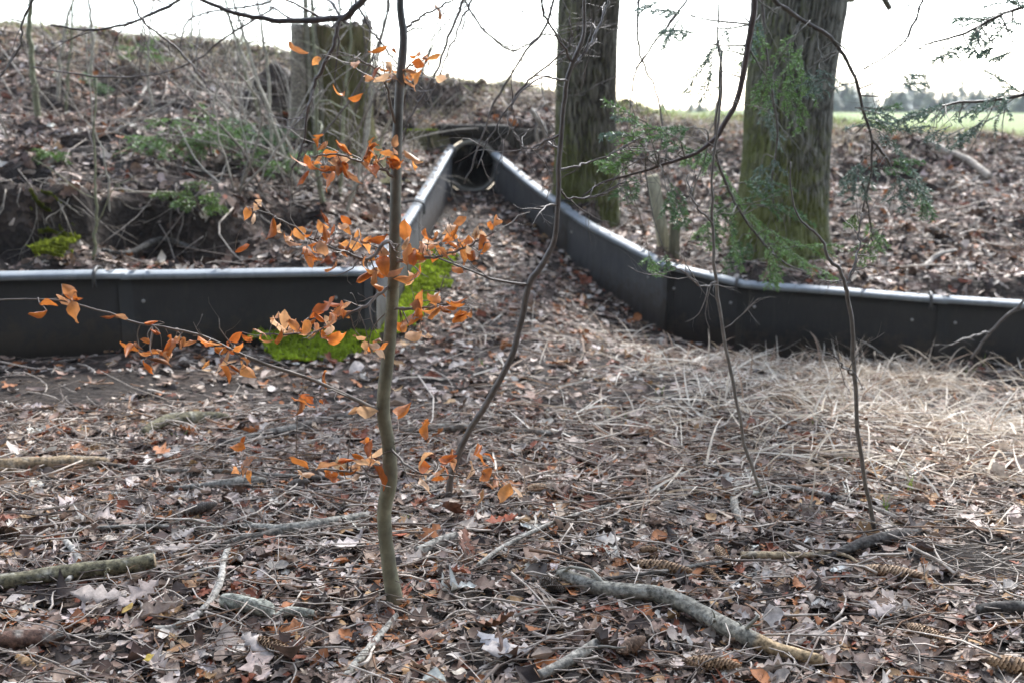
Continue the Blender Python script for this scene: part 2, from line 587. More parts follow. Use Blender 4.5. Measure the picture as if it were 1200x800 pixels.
def to_bank(px, py, y0=5.6):
    """First hit of a sight line with the embankment."""
    dx, dy, dz = ray(px, py)
    dx, dy, dz = np.broadcast_arrays(dx, dy, dz)
    hit = np.full(np.shape(dx), np.nan)
    for Y in np.arange(y0, 12.5, 0.03):
        t = Y / dy
        x, z = dx * t, CAMZ + dz * t
        m = np.isnan(hit) & (z <= bank_grid(x, np.full_like(x, Y)))
        hit = np.where(m, Y, hit)
    hit = np.where(np.isnan(hit), 11.6, hit)
    t = hit / dy
    return np.stack([dx * t, hit, bank_grid(dx * t, hit)], -1)


def in_poly(px, py, poly):
    poly = np.asarray(poly, float)
    ins = np.zeros(np.shape(px), bool)
    j = len(poly) - 1
    for i in range(len(poly)):
        xi, yi, xj, yj = *poly[i], *poly[j]
        ins ^= ((yi > py) != (yj > py)) & (px < (xj - xi) * (py - yi) / (yj - yi + 1e-12) + xi)
        j = i
    return ins


def blob(px, py, cx, cy, rx, ry):
    return np.exp(-(((px - cx) / rx) ** 2 + ((py - cy) / ry) ** 2))


def axis(parts):
    out = []
    for a, b, n in parts:
        out.append(np.linspace(a, b, n, endpoint=False))
    return np.concatenate(out + [[parts[-1][1]]])


def grid_mesh(xs, ys):
    X, Y = np.meshgrid(xs, ys)
    ny, nx = X.shape
    i, j = np.meshgrid(np.arange(ny - 1), np.arange(nx - 1), indexing='ij')
    a = (i * nx + j).ravel()
    return X.ravel(), Y.ravel(), np.stack([a, a + 1, a + nx + 1, a + nx], 1)


def bare_soil(px, py):
    """share of bare earth (no litter) by where a spot lies in the clearing."""
    return np.clip(0.9 * blob(px, py, 70, 455, 150, 28) + 1.15 * blob(px, py, 1155, 652, 105, 36) + 0.65 * blob(px, py, 725, 625, 85, 42) + 0.75 * blob(px, py, 540, 255, 70, 40)
                   + 0.5 * blob(px, py, 640, 700, 120, 40), 0, 0.96)


# --- forest floor sheet
xs = axis([(-60, -6, 18), (-6, -3.2, 28), (-3.2, 3.6, 170), (3.6, 6, 24), (6, 60, 18)])
ys = axis([(-60, 0, 20), (0, 1.6, 14), (1.6, 7.6, 150), (7.6, 11.2, 60)])
X, Y, Q = grid_mesh(xs, ys)
Z = floor_z(X, Y)
fd, ftz, _, _ = seg_dist(X, Y, LINE)
Z = np.where(behind(X, Y) & (Y < 14), np.minimum(Z, ftz - FH - 0.12 - 0.25 * sstep(0, 0.3, fd)), Z)
mb = MB()
px, py = proj(X, Y, Z)
w = np.where(Y > 1, bare_soil(px, py), 0)
mb.add(np.c_[X, Y, Z], Q, None, np.c_[w, w * 0, w * 0])
tag(mb.build('forest_floor', M['ground']), 'brown forest floor in front of the guide fence', 'ground', kind='structure')

# --- embankment sheet (one mesh from the fence to the horizon)
xs = axis([(-200, -30, 8), (-30, -7, 16), (-7, -5, 16), (-5, 5.5, 240), (5.5, 8, 20), (8, 30, 16), (30, 200, 8)])
ys = axis([(3.5, 5.3, 30), (5.3, 12.6, 190), (12.6, 20, 24), (20, 60, 12), (60, 200, 12)])
X, Y, Q = grid_mesh(xs, ys)
inside = behind(X, Y)
d, fz, qx, qy = seg_dist(X, Y, LINE)
sd = np.where(inside, d, -d)
cell = 0.05
near = (np.abs(sd - 0.02) < cell * 0.8) & (np.abs(X) < 9)
# pull the edge vertices onto a line 2 cm behind the fence
ddx, ddy = (X - qx) / (d + 1e-9), (Y - qy) / (d + 1e-9)
sg = np.where(inside, 1, -1)
X = np.where(near, qx + ddx * sg * 0.02, X)
Y = np.where(near, qy + ddy * sg * 0.02, Y)
keep = (sd > 0.02) | near
Z = bank_z(X, Y)
Z = np.where(near & (Y < 10.0), fz - 0.045, Z)
Q = Q[keep[Q].all(1)]
used = np.zeros(len(X), bool)
used[Q.ravel()] = True
idx = np.cumsum(used) - 1
mb = MB()
px, py = proj(X, Y, Z)
soil = sstep(0.50, 0.75, fbm(X * 1.1, Y * 1.1, 0, 55, 3)) * 0.5
slope_soil = np.maximum(hollows(px, py), 0.5 * blob(px, py, 150, 260, 150, 36))
meadow = sstep(0.1, 0.9, Y - CY(X)) * np.where(X < 0.3, 0.6, 1) 
V = np.c_[X, Y, Z][used]
mb.add(V, idx[Q], None, np.c_[np.clip(soil + slope_soil, 0, 1), meadow, meadow * 0][used])
tag(mb.build('embankment_ground', M['ground']), 'leaf covered embankment running up to the road and meadow', 'embankment', kind='structure')

# ------------------------------------------------------------------ guide fence panels
PCOL, CAP_SKY = (0.023, 0.0235, 0.0245), (0.21, 0.24, 0.265)  # cap tone has the sky's reflection painted in; same plastic as the panel


def sweep_profile(line, prof, mbuild, col, side):
    """Sweep an open profile of (offset towards the clearing, dz) along a plan polyline."""
    p = np.asarray(line, float)
    n = len(p)
    t = np.gradient(p[:, :2], axis=0)
    t /= np.linalg.norm(t, axis=1)[:, None]
    nrm = np.c_[t[:, 1], -t[:, 0]] * side
    prof = np.asarray(prof, float)
    k = len(prof)
    v = np.zeros((n, k, 3))
    v[:, :, 0] = p[:, None, 0] + nrm[:, None, 0] * prof[None, :, 0]
    v[:, :, 1] = p[:, None, 1] + nrm[:, None, 1] * prof[None, :, 0]
    v[:, :, 2] = p[:, None, 2] + prof[None, :, 1]
    i, j = np.meshgrid(np.arange(n - 1), np.arange(k), indexing='ij')
    a, b = i * k + j, i * k + (j + 1) % k
    q = np.stack([a, b, b + k, a + k], -1).reshape(-1, 4)
    mbuild.add(v.reshape(-1, 3), q, None, col)
    e = []
    for base in (0, (n - 1) * k):
        for m in range(1, k - 1):
            e.append([base, base + m, base + m + 1])
    mbuild.q and mbuild.t.append(np.array(e) + mbuild.n - n * k)


def fence_panel(line, label, painted_light=1.0, dz=0.0, bolts=True, cap_sky=CAP_SKY, clamp_end=True):
    line = smooth_path(line, 14)
    line[:, 2] += dz
    mid = line[len(line) // 2]
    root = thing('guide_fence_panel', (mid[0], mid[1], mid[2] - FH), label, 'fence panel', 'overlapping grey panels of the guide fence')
    col = tuple(k * painted_light for k in PCOL)  # one plastic throughout; sky light on the wings is painted in as lighter tone
    b = MB()
    prof = [(0.0, -0.018), (0.012, -0.018), (0.02, -0.10), (0.014, -FH * 0.6), (0.035, -FH - 0.26), (0.022, -FH - 0.26), (0.002, -FH * 0.6), (0.006, -0.10)]
    sweep_profile(line, prof, b, col, 1)
    b.build('panel', M['plastic'], root, smooth=False)
    b = MB()
    cap = [(-0.014, -0.002), (-0.011, 0.005), (0.048, -0.010), (0.0535, -0.015), (0.0535, -0.040), (0.050, -0.0405), (0.0485, -0.018), (0.046, -0.0155), (-0.002, -0.0075)]
    sweep_profile(line, cap, b, cap_sky, 1)
    b.build('top_flange', M['plastic'], root, smooth=False)
    for sl, off in ((slice(0, 2), 0.0035), (slice(12, 14), 0.005)):      # doubled edge where neighbours overlap
        lip = MB()
        pr = np.array(prof) * [1, 0.985] + [off, 0]
        ln = line[sl].copy()
        d_ = ln[-1] - ln[0]
        d_ *= min(1, 0.05 / np.linalg.norm(d_))
        ln = np.array([ln[0], ln[0] + d_]) if sl.start == 0 else np.array([ln[-1] - d_, ln[-1]])
        sweep_profile(ln, pr, lip, tuple(k_ * 0.9 for k_ in col), 1)
        lip.build('overlap_lip', M['plastic'], root, smooth=False)
    if bolts:
        t = line[-1] - line[0]
        t /= np.linalg.norm(t)
        nr = np.array([t[1], -t[0], 0]) 
        nr /= np.linalg.norm(nr)
        for fr in (0.1, 0.9):
            c = line[0] + (line[-1] - line[0]) * fr
            i = int(fr * 13)
            c = line[i] + nr * 0.018 + np.array([0, 0, -0.17])
            bb = MB()
            v, q, tt = tube_geo(np.array([c, c + nr * 0.006, c + nr * 0.011]), [0.011, 0.011, 0.006], 8)
            bb.add(v, q, tt, (0.3, 0.3, 0.29))
            bb.build('bolt', M['plastic'], root)
    if clamp_end:
        # U shaped strap that holds the joint with the next panel
        p, t = line[-2], line[-1] - line[-3]
        t[2] = 0
        t /= np.linalg.norm(t)
        nr = np.array([t[1], -t[0], 0])
        c = MB()
        path = [p - nr * 0.10 + [0, 0, 0.0], p - nr * 0.03 + [0, 0, 0.016], p + nr * 0.03 + [0, 0, 0.013], p + nr * 0.072 + [0, 0, -0.012], p + nr * 0.074 + [0, 0, -0.085]]
        path = smooth_path(path, 12)
        tube(c, path, 0.0105, 6, (0.035, 0.033, 0.03))
        c.build('clamp', M['darkbark'], root)
    return root


def sub(line, a, b):
    """piece of a 3D polyline between arc fractions"""
    L = np.r_[0, np.cumsum(np.linalg.norm(np.diff(line, axis=0), axis=1))]
    s = np.linspace(a, b, 8) * L[-1]
    return np.stack([np.interp(s, L, line[:, k]) for k in range(3)], 1)


fence_panel(sub(LF, 0.0, 0.36), 'dark grey fence panel at the outer end of the run left of the mossy bank', 1.0, 0.0)
fence_panel(sub(LF, 0.355, 0.745), 'dark grey fence panel below the moss cushions on the eroded bank', 0.95, 0.006)
fence_panel(sub(LF, 0.74, 1.0), 'dark grey fence panel behind the orange beech twigs, ending at the moss corner', 1.0, 0.0, clamp_end=False)
fence_panel(sub(LW, 0.0, 0.50), 'funnel panel painted pale grey for sky light, beside the bright moss strip, bent at the lower corner', 3.4, 0.0)
fence_panel(sub(LW, 0.49, 1.0), 'funnel panel painted pale grey for sky light, rising to the pipe mouth on its mossy side', 3.4, 0.008)
fence_panel(sub(RW, 0.0, 0.55), 'funnel panel painted blue grey for sky light, climbing to the pipe mouth below the slender furrowed trunk', 3.4, 0.008)
fence_panel(sub(RW, 0.54, 1.0), 'funnel panel painted blue grey for sky light, between the furrowed trunk and the sharp lower bend', 3.4, 0.0, clamp_end=False)
LRF = np.linalg.norm(np.diff(RF, axis=0), axis=1).cumsum() / np.linalg.norm(np.diff(RF, axis=0), axis=1).sum()
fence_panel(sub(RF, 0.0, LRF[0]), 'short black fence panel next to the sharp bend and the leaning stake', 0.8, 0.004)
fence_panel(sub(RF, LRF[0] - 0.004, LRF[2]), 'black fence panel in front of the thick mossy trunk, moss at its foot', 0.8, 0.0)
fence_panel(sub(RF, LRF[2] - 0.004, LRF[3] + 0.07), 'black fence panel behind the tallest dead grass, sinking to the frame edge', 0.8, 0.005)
fence_panel(sub(RF, LRF[3] + 0.066, 1.0), 'dark grey fence panel at the outer end of the run behind the dead grass', 0.9, 0.0)

# ------------------------------------------------------------------ tunnel pipe and head wall
pc = at(553, 196, 10.2)
root = thing('tunnel_pipe', (pc[0], pc[1], pc[2] - 0.3), 'round concrete tunnel pipe opening where the two fence wings meet', 'pipe')
mb = MB()
th = np.linspace(0, 2 * math.pi, 65)[:-1]
rings = [(0.225, 4.5), (0.225, 0.02), (0.232, 0.0), (0.262, 0.0), (0.268, 0.01), (0.268, 4.5)]
v = np.array([[(pc[0] + r * math.cos(a), pc[1] + y, pc[2] + r * math.sin(a)) for a in th] for r, y in rings]).reshape(-1, 3)
i, j = np.meshgrid(np.arange(5), np.arange(64), indexing='ij')
a, b = i * 64 + j, i * 64 + (j + 1) % 64
mb.add(v, np.stack([a, b, b + 64, a + 64], -1).reshape(-1, 4), None, (0.26, 0.245, 0.21))
mb.build('pipe_shell', M['concrete'], root)
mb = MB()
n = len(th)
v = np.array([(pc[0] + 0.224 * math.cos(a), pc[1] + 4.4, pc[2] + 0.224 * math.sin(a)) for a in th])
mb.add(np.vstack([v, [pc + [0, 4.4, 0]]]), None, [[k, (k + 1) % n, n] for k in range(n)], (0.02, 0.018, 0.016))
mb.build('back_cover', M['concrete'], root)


def box(mb, c, s, col, rot=0.0, jit=0.0, tilt=0.0):
    """bevelled box: centre, full size, z rotation."""
    sx, sy, sz = [k / 2 for k in s]
    be = min(s) * 0.12
    v = []
    for z, ins in ((-sz, be), (-sz + be, 0), (sz - be, 0), (sz, be)):
        for x, y in ((-1, -1), (1, -1), (1, 1), (-1, 1)):
            v.append([x * (sx - ins), y * (sy - ins), z])
    v = np.array(v)
    if jit: v = v + RNG.normal(0, jit, v.shape)
    v = v @ np.array([[math.cos(tilt), 0, math.sin(tilt)], [0, 1, 0], [-math.sin(tilt), 0, math.cos(tilt)]]).T
    v = v @ np.array([[math.cos(rot), -math.sin(rot), 0], [math.sin(rot), math.cos(rot), 0], [0, 0, 1]]).T + np.asarray(c)
    q = [[0, 3, 2, 1], [12, 13, 14, 15]]
    for k in range(3):
        for j in range(4):
            q.append([k * 4 + j, k * 4 + (j + 1) % 4, k * 4 + 4 + (j + 1) % 4, k * 4 + 4 + j])
    mb.add(v, q, None, col)


hw = thing('head_wall', (pc[0], 10.3, 0.6), 'dark timber head wall of upright planks around the pipe mouth', 'retaining wall')
k = 0
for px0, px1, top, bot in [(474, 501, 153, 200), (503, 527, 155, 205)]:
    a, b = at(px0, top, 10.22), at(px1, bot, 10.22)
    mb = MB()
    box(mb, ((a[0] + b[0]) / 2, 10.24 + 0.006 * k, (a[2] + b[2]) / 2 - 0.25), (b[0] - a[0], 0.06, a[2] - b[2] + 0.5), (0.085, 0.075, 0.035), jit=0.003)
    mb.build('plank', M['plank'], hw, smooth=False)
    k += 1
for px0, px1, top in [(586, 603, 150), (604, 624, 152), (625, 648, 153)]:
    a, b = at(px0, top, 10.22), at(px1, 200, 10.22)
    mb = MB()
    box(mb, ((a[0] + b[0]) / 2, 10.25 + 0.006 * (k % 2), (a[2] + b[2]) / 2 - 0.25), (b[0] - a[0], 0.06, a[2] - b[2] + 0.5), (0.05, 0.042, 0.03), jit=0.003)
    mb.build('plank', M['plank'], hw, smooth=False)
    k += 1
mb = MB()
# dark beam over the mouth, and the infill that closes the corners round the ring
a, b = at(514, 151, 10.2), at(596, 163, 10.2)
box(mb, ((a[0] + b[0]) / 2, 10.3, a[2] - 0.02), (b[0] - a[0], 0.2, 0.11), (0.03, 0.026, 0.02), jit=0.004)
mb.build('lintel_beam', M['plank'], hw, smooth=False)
mb = MB()
ro = 0.275
sq = []
for a_ in th:
    c, s = math.cos(a_), math.sin(a_)
    m_ = max(abs(c), abs(s))
    sq.append((pc[0] + c / m_ * 0.36, 10.265, pc[2] + s / m_ * 0.33))
ci = [(pc[0] + ro * math.cos(a_), 10.262, pc[2] + ro * math.sin(a_)) for a_ in th]
back = [(x_, 10.6, z_) for x_, _, z_ in sq]
mb.add(np.array(sq + ci + back), [[k, (k + 1) % 64, 64 + (k + 1) % 64, 64 + k] for k in range(64)] + [[k, 128 + k, 128 + (k + 1) % 64, (k + 1) % 64] for k in range(64)], None, (0.05, 0.045, 0.038))
mb.build('concrete_collar', M['concrete'], hw, smooth=False)

# ------------------------------------------------------------------ leaf geometry
OAK = (np.array([0, .07, .16, .24, .34, .43, .54, .63, .74, .83, .93, 1]), np.array([.012, .02, .13, .075, .2, .11, .27, .15, .27, .16, .13, .015]))
OAK2 = (np.array([0, .16, .26, .4, .5, .66, .78, .9, 1]), np.array([.015, .14, .09, .24, .13, .29, .16, .15, .02]))
BEECH = (np.array([0, .12, .3, .52, .76, .92, 1]), np.array([.012, .13, .26, .3, .22, .1, .01]))
BEECH2 = (np.array([0, .18, .5, .82, 1]), np.array([.012, .19, .3, .19, .015]))
BROKEN = (np.array([0, .3, .6, 1]), np.array([.12, .3, .24, .18]))


def leaf_batch(mb, P, Nrm, yaw, tilt, size, cl, cw, col, tmpl, seed=1, ripple=0.03):
    """N leaves on the surface points P; cl / cw curl along and across."""
    u, w = tmpl
    k = len(u)
    N = len(P)
    if N == 0: return
    X = np.repeat((u - 0.45)[:, None], 3, 1)
    Yv = np.stack([-w, w * 0, w], 1)
    rng = np.random.default_rng(seed)
    wj = 1 + 0.25 * rng.normal(size=(N, k, 1))
    xb = X[None] + np.zeros((N, 1, 1))
    yb = Yv[None] * np.clip(wj, 0.5, 1.5)
    zb = cl[:, None, None] * (xb ** 2) + cw[:, None, None] * np.abs(yb) * 0.9 + cw[:, None, None] * yb ** 2 * 1.2
    zb = zb + ripple * rng.normal(size=(N, k, 3))
    tw = rng.normal(0, 0.5, N)[:, None, None]
    yb, zb = yb, zb + tw * xb * yb
    S = size[:, None, None]
    L = np.stack([xb * S, yb * S, zb * S], -1).reshape(N, k * 3, 3)
    # tilt about the leaf's own random horizontal axis, then yaw
    ta = rng.uniform(0, 2 * math.pi, N)
    ax = np.stack([np.cos(ta), np.sin(ta), 0 * ta], 1)
    ct, st = np.cos(tilt)[:, None, None], np.sin(tilt)[:, None, None]
    A = ax[:, None, :]
    L = L * ct + np.cross(np.broadcast_to(A, L.shape), L) * st + A * (L * A).sum(-1, keepdims=True) * (1 - ct)
    t1 = np.cross(Nrm, np.broadcast_to([0.0, 1.0, 0.0], Nrm.shape))
    t1 /= np.linalg.norm(t1, axis=1)[:, None] + 1e-9
    t2 = np.cross(Nrm, t1)
    cy, sy = np.cos(yaw)[:, None], np.sin(yaw)[:, None]
    e1, e2 = t1 * cy + t2 * sy, -t1 * sy + t2 * cy
    W = L[..., 0:1] * e1[:, None] + L[..., 1:2] * e2[:, None] + L[..., 2:3] * Nrm[:, None] + P[:, None]
    q = []
    for i in range(k - 1):
        for j in range(2):
            a = i * 3 + j
            q.append([a, a + 3, a + 4, a + 1])
    q = np.array(q)
    Q = (np.arange(N)[:, None, None] * (k * 3) + q[None]).reshape(-1, 4)
    Cc = np.repeat(col[:, None], k * 3, 1).reshape(N, k, 3, 3).copy()
    Cc[:, :, 1] *= 1.12
    mb.add(W.reshape(-1, 3), Q, None, Cc.reshape(-1, 3))


PAL = np.array([[.335, .25, .195], [.225, .15, .108], [.455, .375, .315], [.105, .066, .048], [.04, .027, .021], [.30, .115, .04], [.20, .062, .03], [.53, .46, .40], [.32, .19, .09]])
PW_FLOOR = np.array([.18, .17, .15, .14, .13, .075, .06, .09, .04])
PW_BANK = np.array([.15, .19, .10, .23, .22, .03, .04, .03, .01])


def pick_col(n, wts, rng):
    c = PAL[rng.choice(len(PAL), n, p=wts / wts.sum())]
    return np.clip(c * rng.normal(1, 0.17, (n, 1)) * rng.normal(1, 0.018, (n, 3)), 0.008, 0.6)


def normals(fz, x, y, e=0.04):
    n = np.stack([-(fz(x + e, y) - fz(x - e, y)) / (2 * e), -(fz(x, y + e) - fz(x, y - e)) / (2 * e), np.ones_like(x)], 1)
    return n / np.linalg.norm(n, axis=1)[:, None]


def wedge(n, y0, y1, margin, rng):
    """points uniform over the ground wedge the picture covers, with a margin to each side"""
    y = np.sqrt(rng.uniform(y0 ** 2, y1 ** 2, n * 2))
    x = rng.uniform(-1, 1, n * 2) * (0.53 * y1 + margin)
    m = np.abs(x) < 0.53 * y + margin
    return x[m][:n], y[m][:n]


def scatter_litter(mb, n, y0, y1, fz, cond, wts, smed, tmpl_set, rng, lift, far=False, margin=0.8, tiltsd=0.38):
    x, y = wedge(n, y0, y1, margin, rng)
    keep = cond(x, y, rng)
    x, y = x[keep], y[keep]
    N = len(x)
    z = fz(x, y)
    nr = normals(fz, x, y)
    which = rng.choice(len(tmpl_set), N, p=[t[1] for t in tmpl_set])
    size = np.clip(smed * np.exp(rng.normal(0, 0.42, N)), 0.016, 0.115)
    for k, (tm, _, sm) in enumerate(tmpl_set):
        m = which == k
        s = size[m] * sm
        nn = int(m.sum())
        P = np.stack([x[m], y[m], z[m] + rng.uniform(0.0, lift, nn)], 1)
        leaf_batch(mb, P, nr[m], rng.uniform(0, 2 * math.pi, nn), np.abs(rng.normal(0, tiltsd, nn)), s, rng.normal(0.15, 0.5, nn), rng.normal(0.15, 0.38, nn), pick_col(nn, wts, rng), tm, int(rng.integers(1e6)))


rng = np.random.default_rng(11)


def cond_floor(x, y, rng):
    z = floor_z(x, y)
    px, py = proj(x, y, z)
    d, _, _, _ = seg_dist(x, y, LINE)
    straw = sstep(620, 1000, px) * sstep(600, 520, py) * sstep(400, 440, py)
    return (~behind(x, y)) & (d > 0.03) & (y < 10.0) & (rng.uniform(size=len(x)) > bare_soil(px, py)) & (rng.uniform(size=len(x)) > 0.45 * straw)


def cond_bank(x, y, rng):
    z = bank_z(x, y)
    px, py = proj(x, y, z)
    d, _, _, _ = seg_dist(x, y, LINE)
    bare = 0.86 * np.maximum(hollows(px, py), 0.45 * blob(px, py, 150, 260, 150, 36)) + 0.5 * sstep(0.5, 0.72, fbm(x * 1.1, y * 1.1, 0, 55, 3)) + 0.8 * sstep(0.2, 1.0, y - CY(x))
    return behind(x, y) & (d > 0.04) & (rng.uniform(size=len(x)) > bare) & ~((np.abs(x - pc[0]) < 0.33) & (y < 10.34))


mb = MB()
T_NEAR = [(OAK, .34, 1.35), (BEECH, .36, 1.0), (BROKEN, .30, .7)]
T_FAR = [(OAK2, .4, 1.3), (BEECH2, .4, 1.0), (BROKEN, .2, .8)]
scatter_litter(mb, 40000, 1.7, 4.6, floor_z, cond_floor, PW_FLOOR, 0.034, T_NEAR, rng, 0.016, tiltsd=0.3)
scatter_litter(mb, 2600, 1.7, 4.6, floor_z, cond_floor, PW_FLOOR, 0.075, [(OAK, .7, 1.1), (BEECH, .3, .8)], rng, 0.02, tiltsd=0.2)
scatter_litter(mb, 32000, 4.6, 10.1, floor_z, cond_floor, PW_FLOOR, 0.043, T_FAR, rng, 0.022, tiltsd=0.3)
tag(mb.build('fallen_leaves', M['litter']), 'dry brown oak and beech leaves covering the clearing', 'leaf litter', kind='stuff')
mb = MB()
scatter_litter(mb, 60000, 5.0, 12.8, bank_z, cond_bank, PW_BANK, 0.056, T_FAR, rng, 0.03, tiltsd=0.38)
for s_ in (LF, LW, RW, RF):
    q_ = rng.uniform(0, len(s_) - 1, 26)
    cp = np.stack([np.interp(q_, np.arange(len(s_)), s_[:, k]) for k in range(3)], 1) + np.c_[rng.normal(0, .012, (26, 2)), np.full(26, .012)]
    leaf_batch(mb, cp, np.tile([0, 0, 1.0], (26, 1)), rng.uniform(0, 6.28, 26), np.abs(rng.normal(0, .35, 26)), rng.uniform(.025, .06, 26), rng.normal(.2, .5, 26), rng.normal(.2, .4, 26), pick_col(26, PW_BANK, rng), BEECH2, 9)
tag(mb.build('fallen_leaves', M['litter']), 'dull brown leaves covering the embankment behind the fence', 'leaf litter', kind='stuff')

# ------------------------------------------------------------------ twig, needle and grass litter
def ribbon_batch(mb, P0, yaw, lean, length, width, bend, col, segs=4, taper=True, fold=0.0, seed=0, wig=0.5):
    """flat blades: start P0, heading yaw, lean from horizontal, sideways and downward bend."""
    N = len(P0)
    rng = np.random.default_rng(seed)
    s = np.linspace(0, 1, segs + 1)
    ang = lean[:, None] - bend[:, None] * s[None]
    yw = yaw[:, None] + rng.normal(0, wig, N)[:, None] * s[None]
    ds = length[:, None] / segs
    dx = np.cos(ang) * np.cos(yw) * ds
    dy = np.cos(ang) * np.sin(yw) * ds
    dz = np.sin(ang) * ds
    p = np.stack([np.cumsum(np.c_[np.zeros(N), d_[:, :-1]], 1) for d_ in (dx, dy, dz)], -1) + P0[:, None]
    wv = np.stack([-np.sin(yw), np.cos(yw), np.zeros_like(yw)], -1)
    tl = rng.normal(0, 0.7, N)[:, None, None]
    wv = wv * np.cos(tl) + np.array([0, 0, 1.0]) * np.sin(tl)
    wt = (1 - 0.9 * s ** 2) if taper else np.ones_like(s)
    h = (width[:, None] * wt[None])[..., None] / 2
    v = np.stack([p - wv * h, p + wv * h], 2).reshape(-1, 3)
    k = 2 * (segs + 1)
    q = np.array([[2 * i, 2 * i + 1, 2 * i + 3, 2 * i + 2] for i in range(segs)])
    Q = (np.arange(N)[:, None, None] * k + q[None]).reshape(-1, 4)
    mb.add(v, Q, None, np.repeat(col, k, 0))


def ground_twigs(mb, n, y0, y1, fz, cond, lmed, rmed, rng, lift=0.02, pale=0.6):
    x, y = wedge(n, y0, y1, 0.6, rng)
    kp = cond(x, y, rng)
    for X0, Y0 in zip(x[kp], y[kp]):
        L = min(lmed * math.exp(rng.normal(0, 0.55)), 0.7)
        r = min(rmed * math.exp(rng.normal(0, 0.4)), 0.006)
        a = rng.normal(0.0, 0.75) + (math.pi if rng.random() < 0.5 else 0)
        k = 5
        s = np.linspace(-0.5, 0.5, k) * L
        c = rng.normal(0, 0.22)
        xx = X0 + np.cos(a) * s - np.sin(a) * (c * s * s / L * 3 + rng.normal(0, 0.02 * L, k))
        yy = Y0 + np.sin(a) * s + np.cos(a) * (c * s * s / L * 3 + rng.normal(0, 0.02 * L, k))
        z0 = fz(np.array([xx[0], xx[-1]]), np.array([yy[0], yy[-1]]))
        zz = z0[0] + (z0[1] - z0[0]) * (s / L + 0.5) + r + rng.uniform(0.012, lift) + rng.normal(0, 0.15) * s + rng.normal(0, 0.012 * L, k)
        zz = np.maximum(zz, fz(xx, yy) + r * 0.3)
        g = rng.random()
        col = np.array([.40, .34, .28]) if g < pale else (np.array([.13, .10, .08]) if g < 0.88 else np.array([.2, .11, .06]))
        v, q, t = tube_geo(np.stack([xx, yy, zz], 1), r * np.linspace(1.1, 0.55, k), 4)
        mb.add(v, q, t, col * rng.normal(1, 0.18))


def not_on_fence(x, y, rng):
    d, _, _, _ = seg_dist(x, y, LINE)
    return (~behind(x, y)) & (d > 0.15)


def on_bank(x, y, rng):
    d, _, _, _ = seg_dist(x, y, LINE)
    return behind(x, y) & (d > 0.25) & ~((np.abs(x - pc[0]) < 0.6) & (y < 10.6))


mb = MB()
ground_twigs(mb, 4600, 1.8, 4.6, floor_z, not_on_fence, 0.15, 0.002, rng, 0.04, 0.58)
ground_twigs(mb, 1300, 4.6, 8.0, floor_z, not_on_fence, 0.17, 0.0024, rng, 0.035, 0.5)
tag(mb.build('twig_litter', M['twig']), 'thin broken twigs strewn over the leaf litter', 'twigs', kind='stuff')
mb = MB()
ground_twigs(mb, 1900, 6.0, 12.0, bank_z, on_bank, 0.32, 0.0034, rng, 0.08, 0.68)
tag(mb.build('twig_litter', M['twig']), 'thin broken twigs lying on the embankment', 'twigs', kind='stuff')

# needles shed by the spruces
mb = MB()
n = 22000
x, y = wedge(n, 1.7, 5.0, 0.4, rng)
z = floor_z(x, y)
px, py = proj(x, y, z)
wgt = 0.22 + blob(px, py, 725, 640, 150, 60) + blob(px, py, 640, 730, 170, 60) + 0.8 * blob(px, py, 1130, 650, 120, 50)
k = rng.uniform(size=len(x)) < wgt
x, y, z = x[k], y[k], z[k]
n = len(x)
ribbon_batch(mb, np.stack([x, y, z + rng.uniform(0.002, 0.02, n)], 1), rng.uniform(0, 6.28, n), rng.normal(0, 0.15, n), rng.uniform(0.012, 0.045, n), rng.uniform(0.0012, 0.002, n), rng.normal(0, 0.3, n), np.array([.26, .18, .11])[None] * rng.normal(1, 0.25, (n, 1)), 1, False)
tag(mb.build('needle_litter', M['twig']), 'shed brown conifer needles matted on the bare patches', 'needles', kind='stuff')

# dead grass of the clearing
mb = MB()
n = 30000
x, y = wedge(n, 2.6, 6.9, 0.9, rng)
z = floor_z(x, y)
px, py = proj(x, y, z)
dens = sstep(600, 980, px) * sstep(640, 500, py) * sstep(406, 438, py) + 0.16 * sstep(480, 620, px) * sstep(640, 560, py)
clump = sstep(0.36, 0.62, fbm(x * 2.6, y * 2.6, 0, 77, 3))
d, _, _, _ = seg_dist(x, y, LINE)
k = (rng.uniform(size=len(x)) < dens * (0.15 + 0.85 * clump) * 0.95) & (~behind(x, y)) & (d > 0.12)
x, y, z = x[k], y[k], z[k]
n = len(x)
col = np.array([[.62, .53, .42], [.48, .39, .29], [.72, .65, .54], [.30, .205, .14]])[rng.integers(0, 4, n)] * rng.normal(1, 0.13, (n, 1))
up = np.where(rng.random(n) < 0.15, rng.uniform(0.5, 1.2, n), rng.uniform(0.0, 0.3, n))
ribbon_batch(mb, np.stack([x, y, z + rng.uniform(0, 0.05, n)], 1), rng.uniform(0, 6.28, n), up, rng.uniform(0.08, 0.34, n), rng.uniform(0.004, 0.011, n), rng.normal(0.12, 0.25, n) + up * 0.75, col, 5, True, seed=5, wig=0.22)
tag(mb.build('dead_grass', M['straw']), 'bleached dead grass matted across the sunny side of the clearing', 'dead grass', kind='stuff')

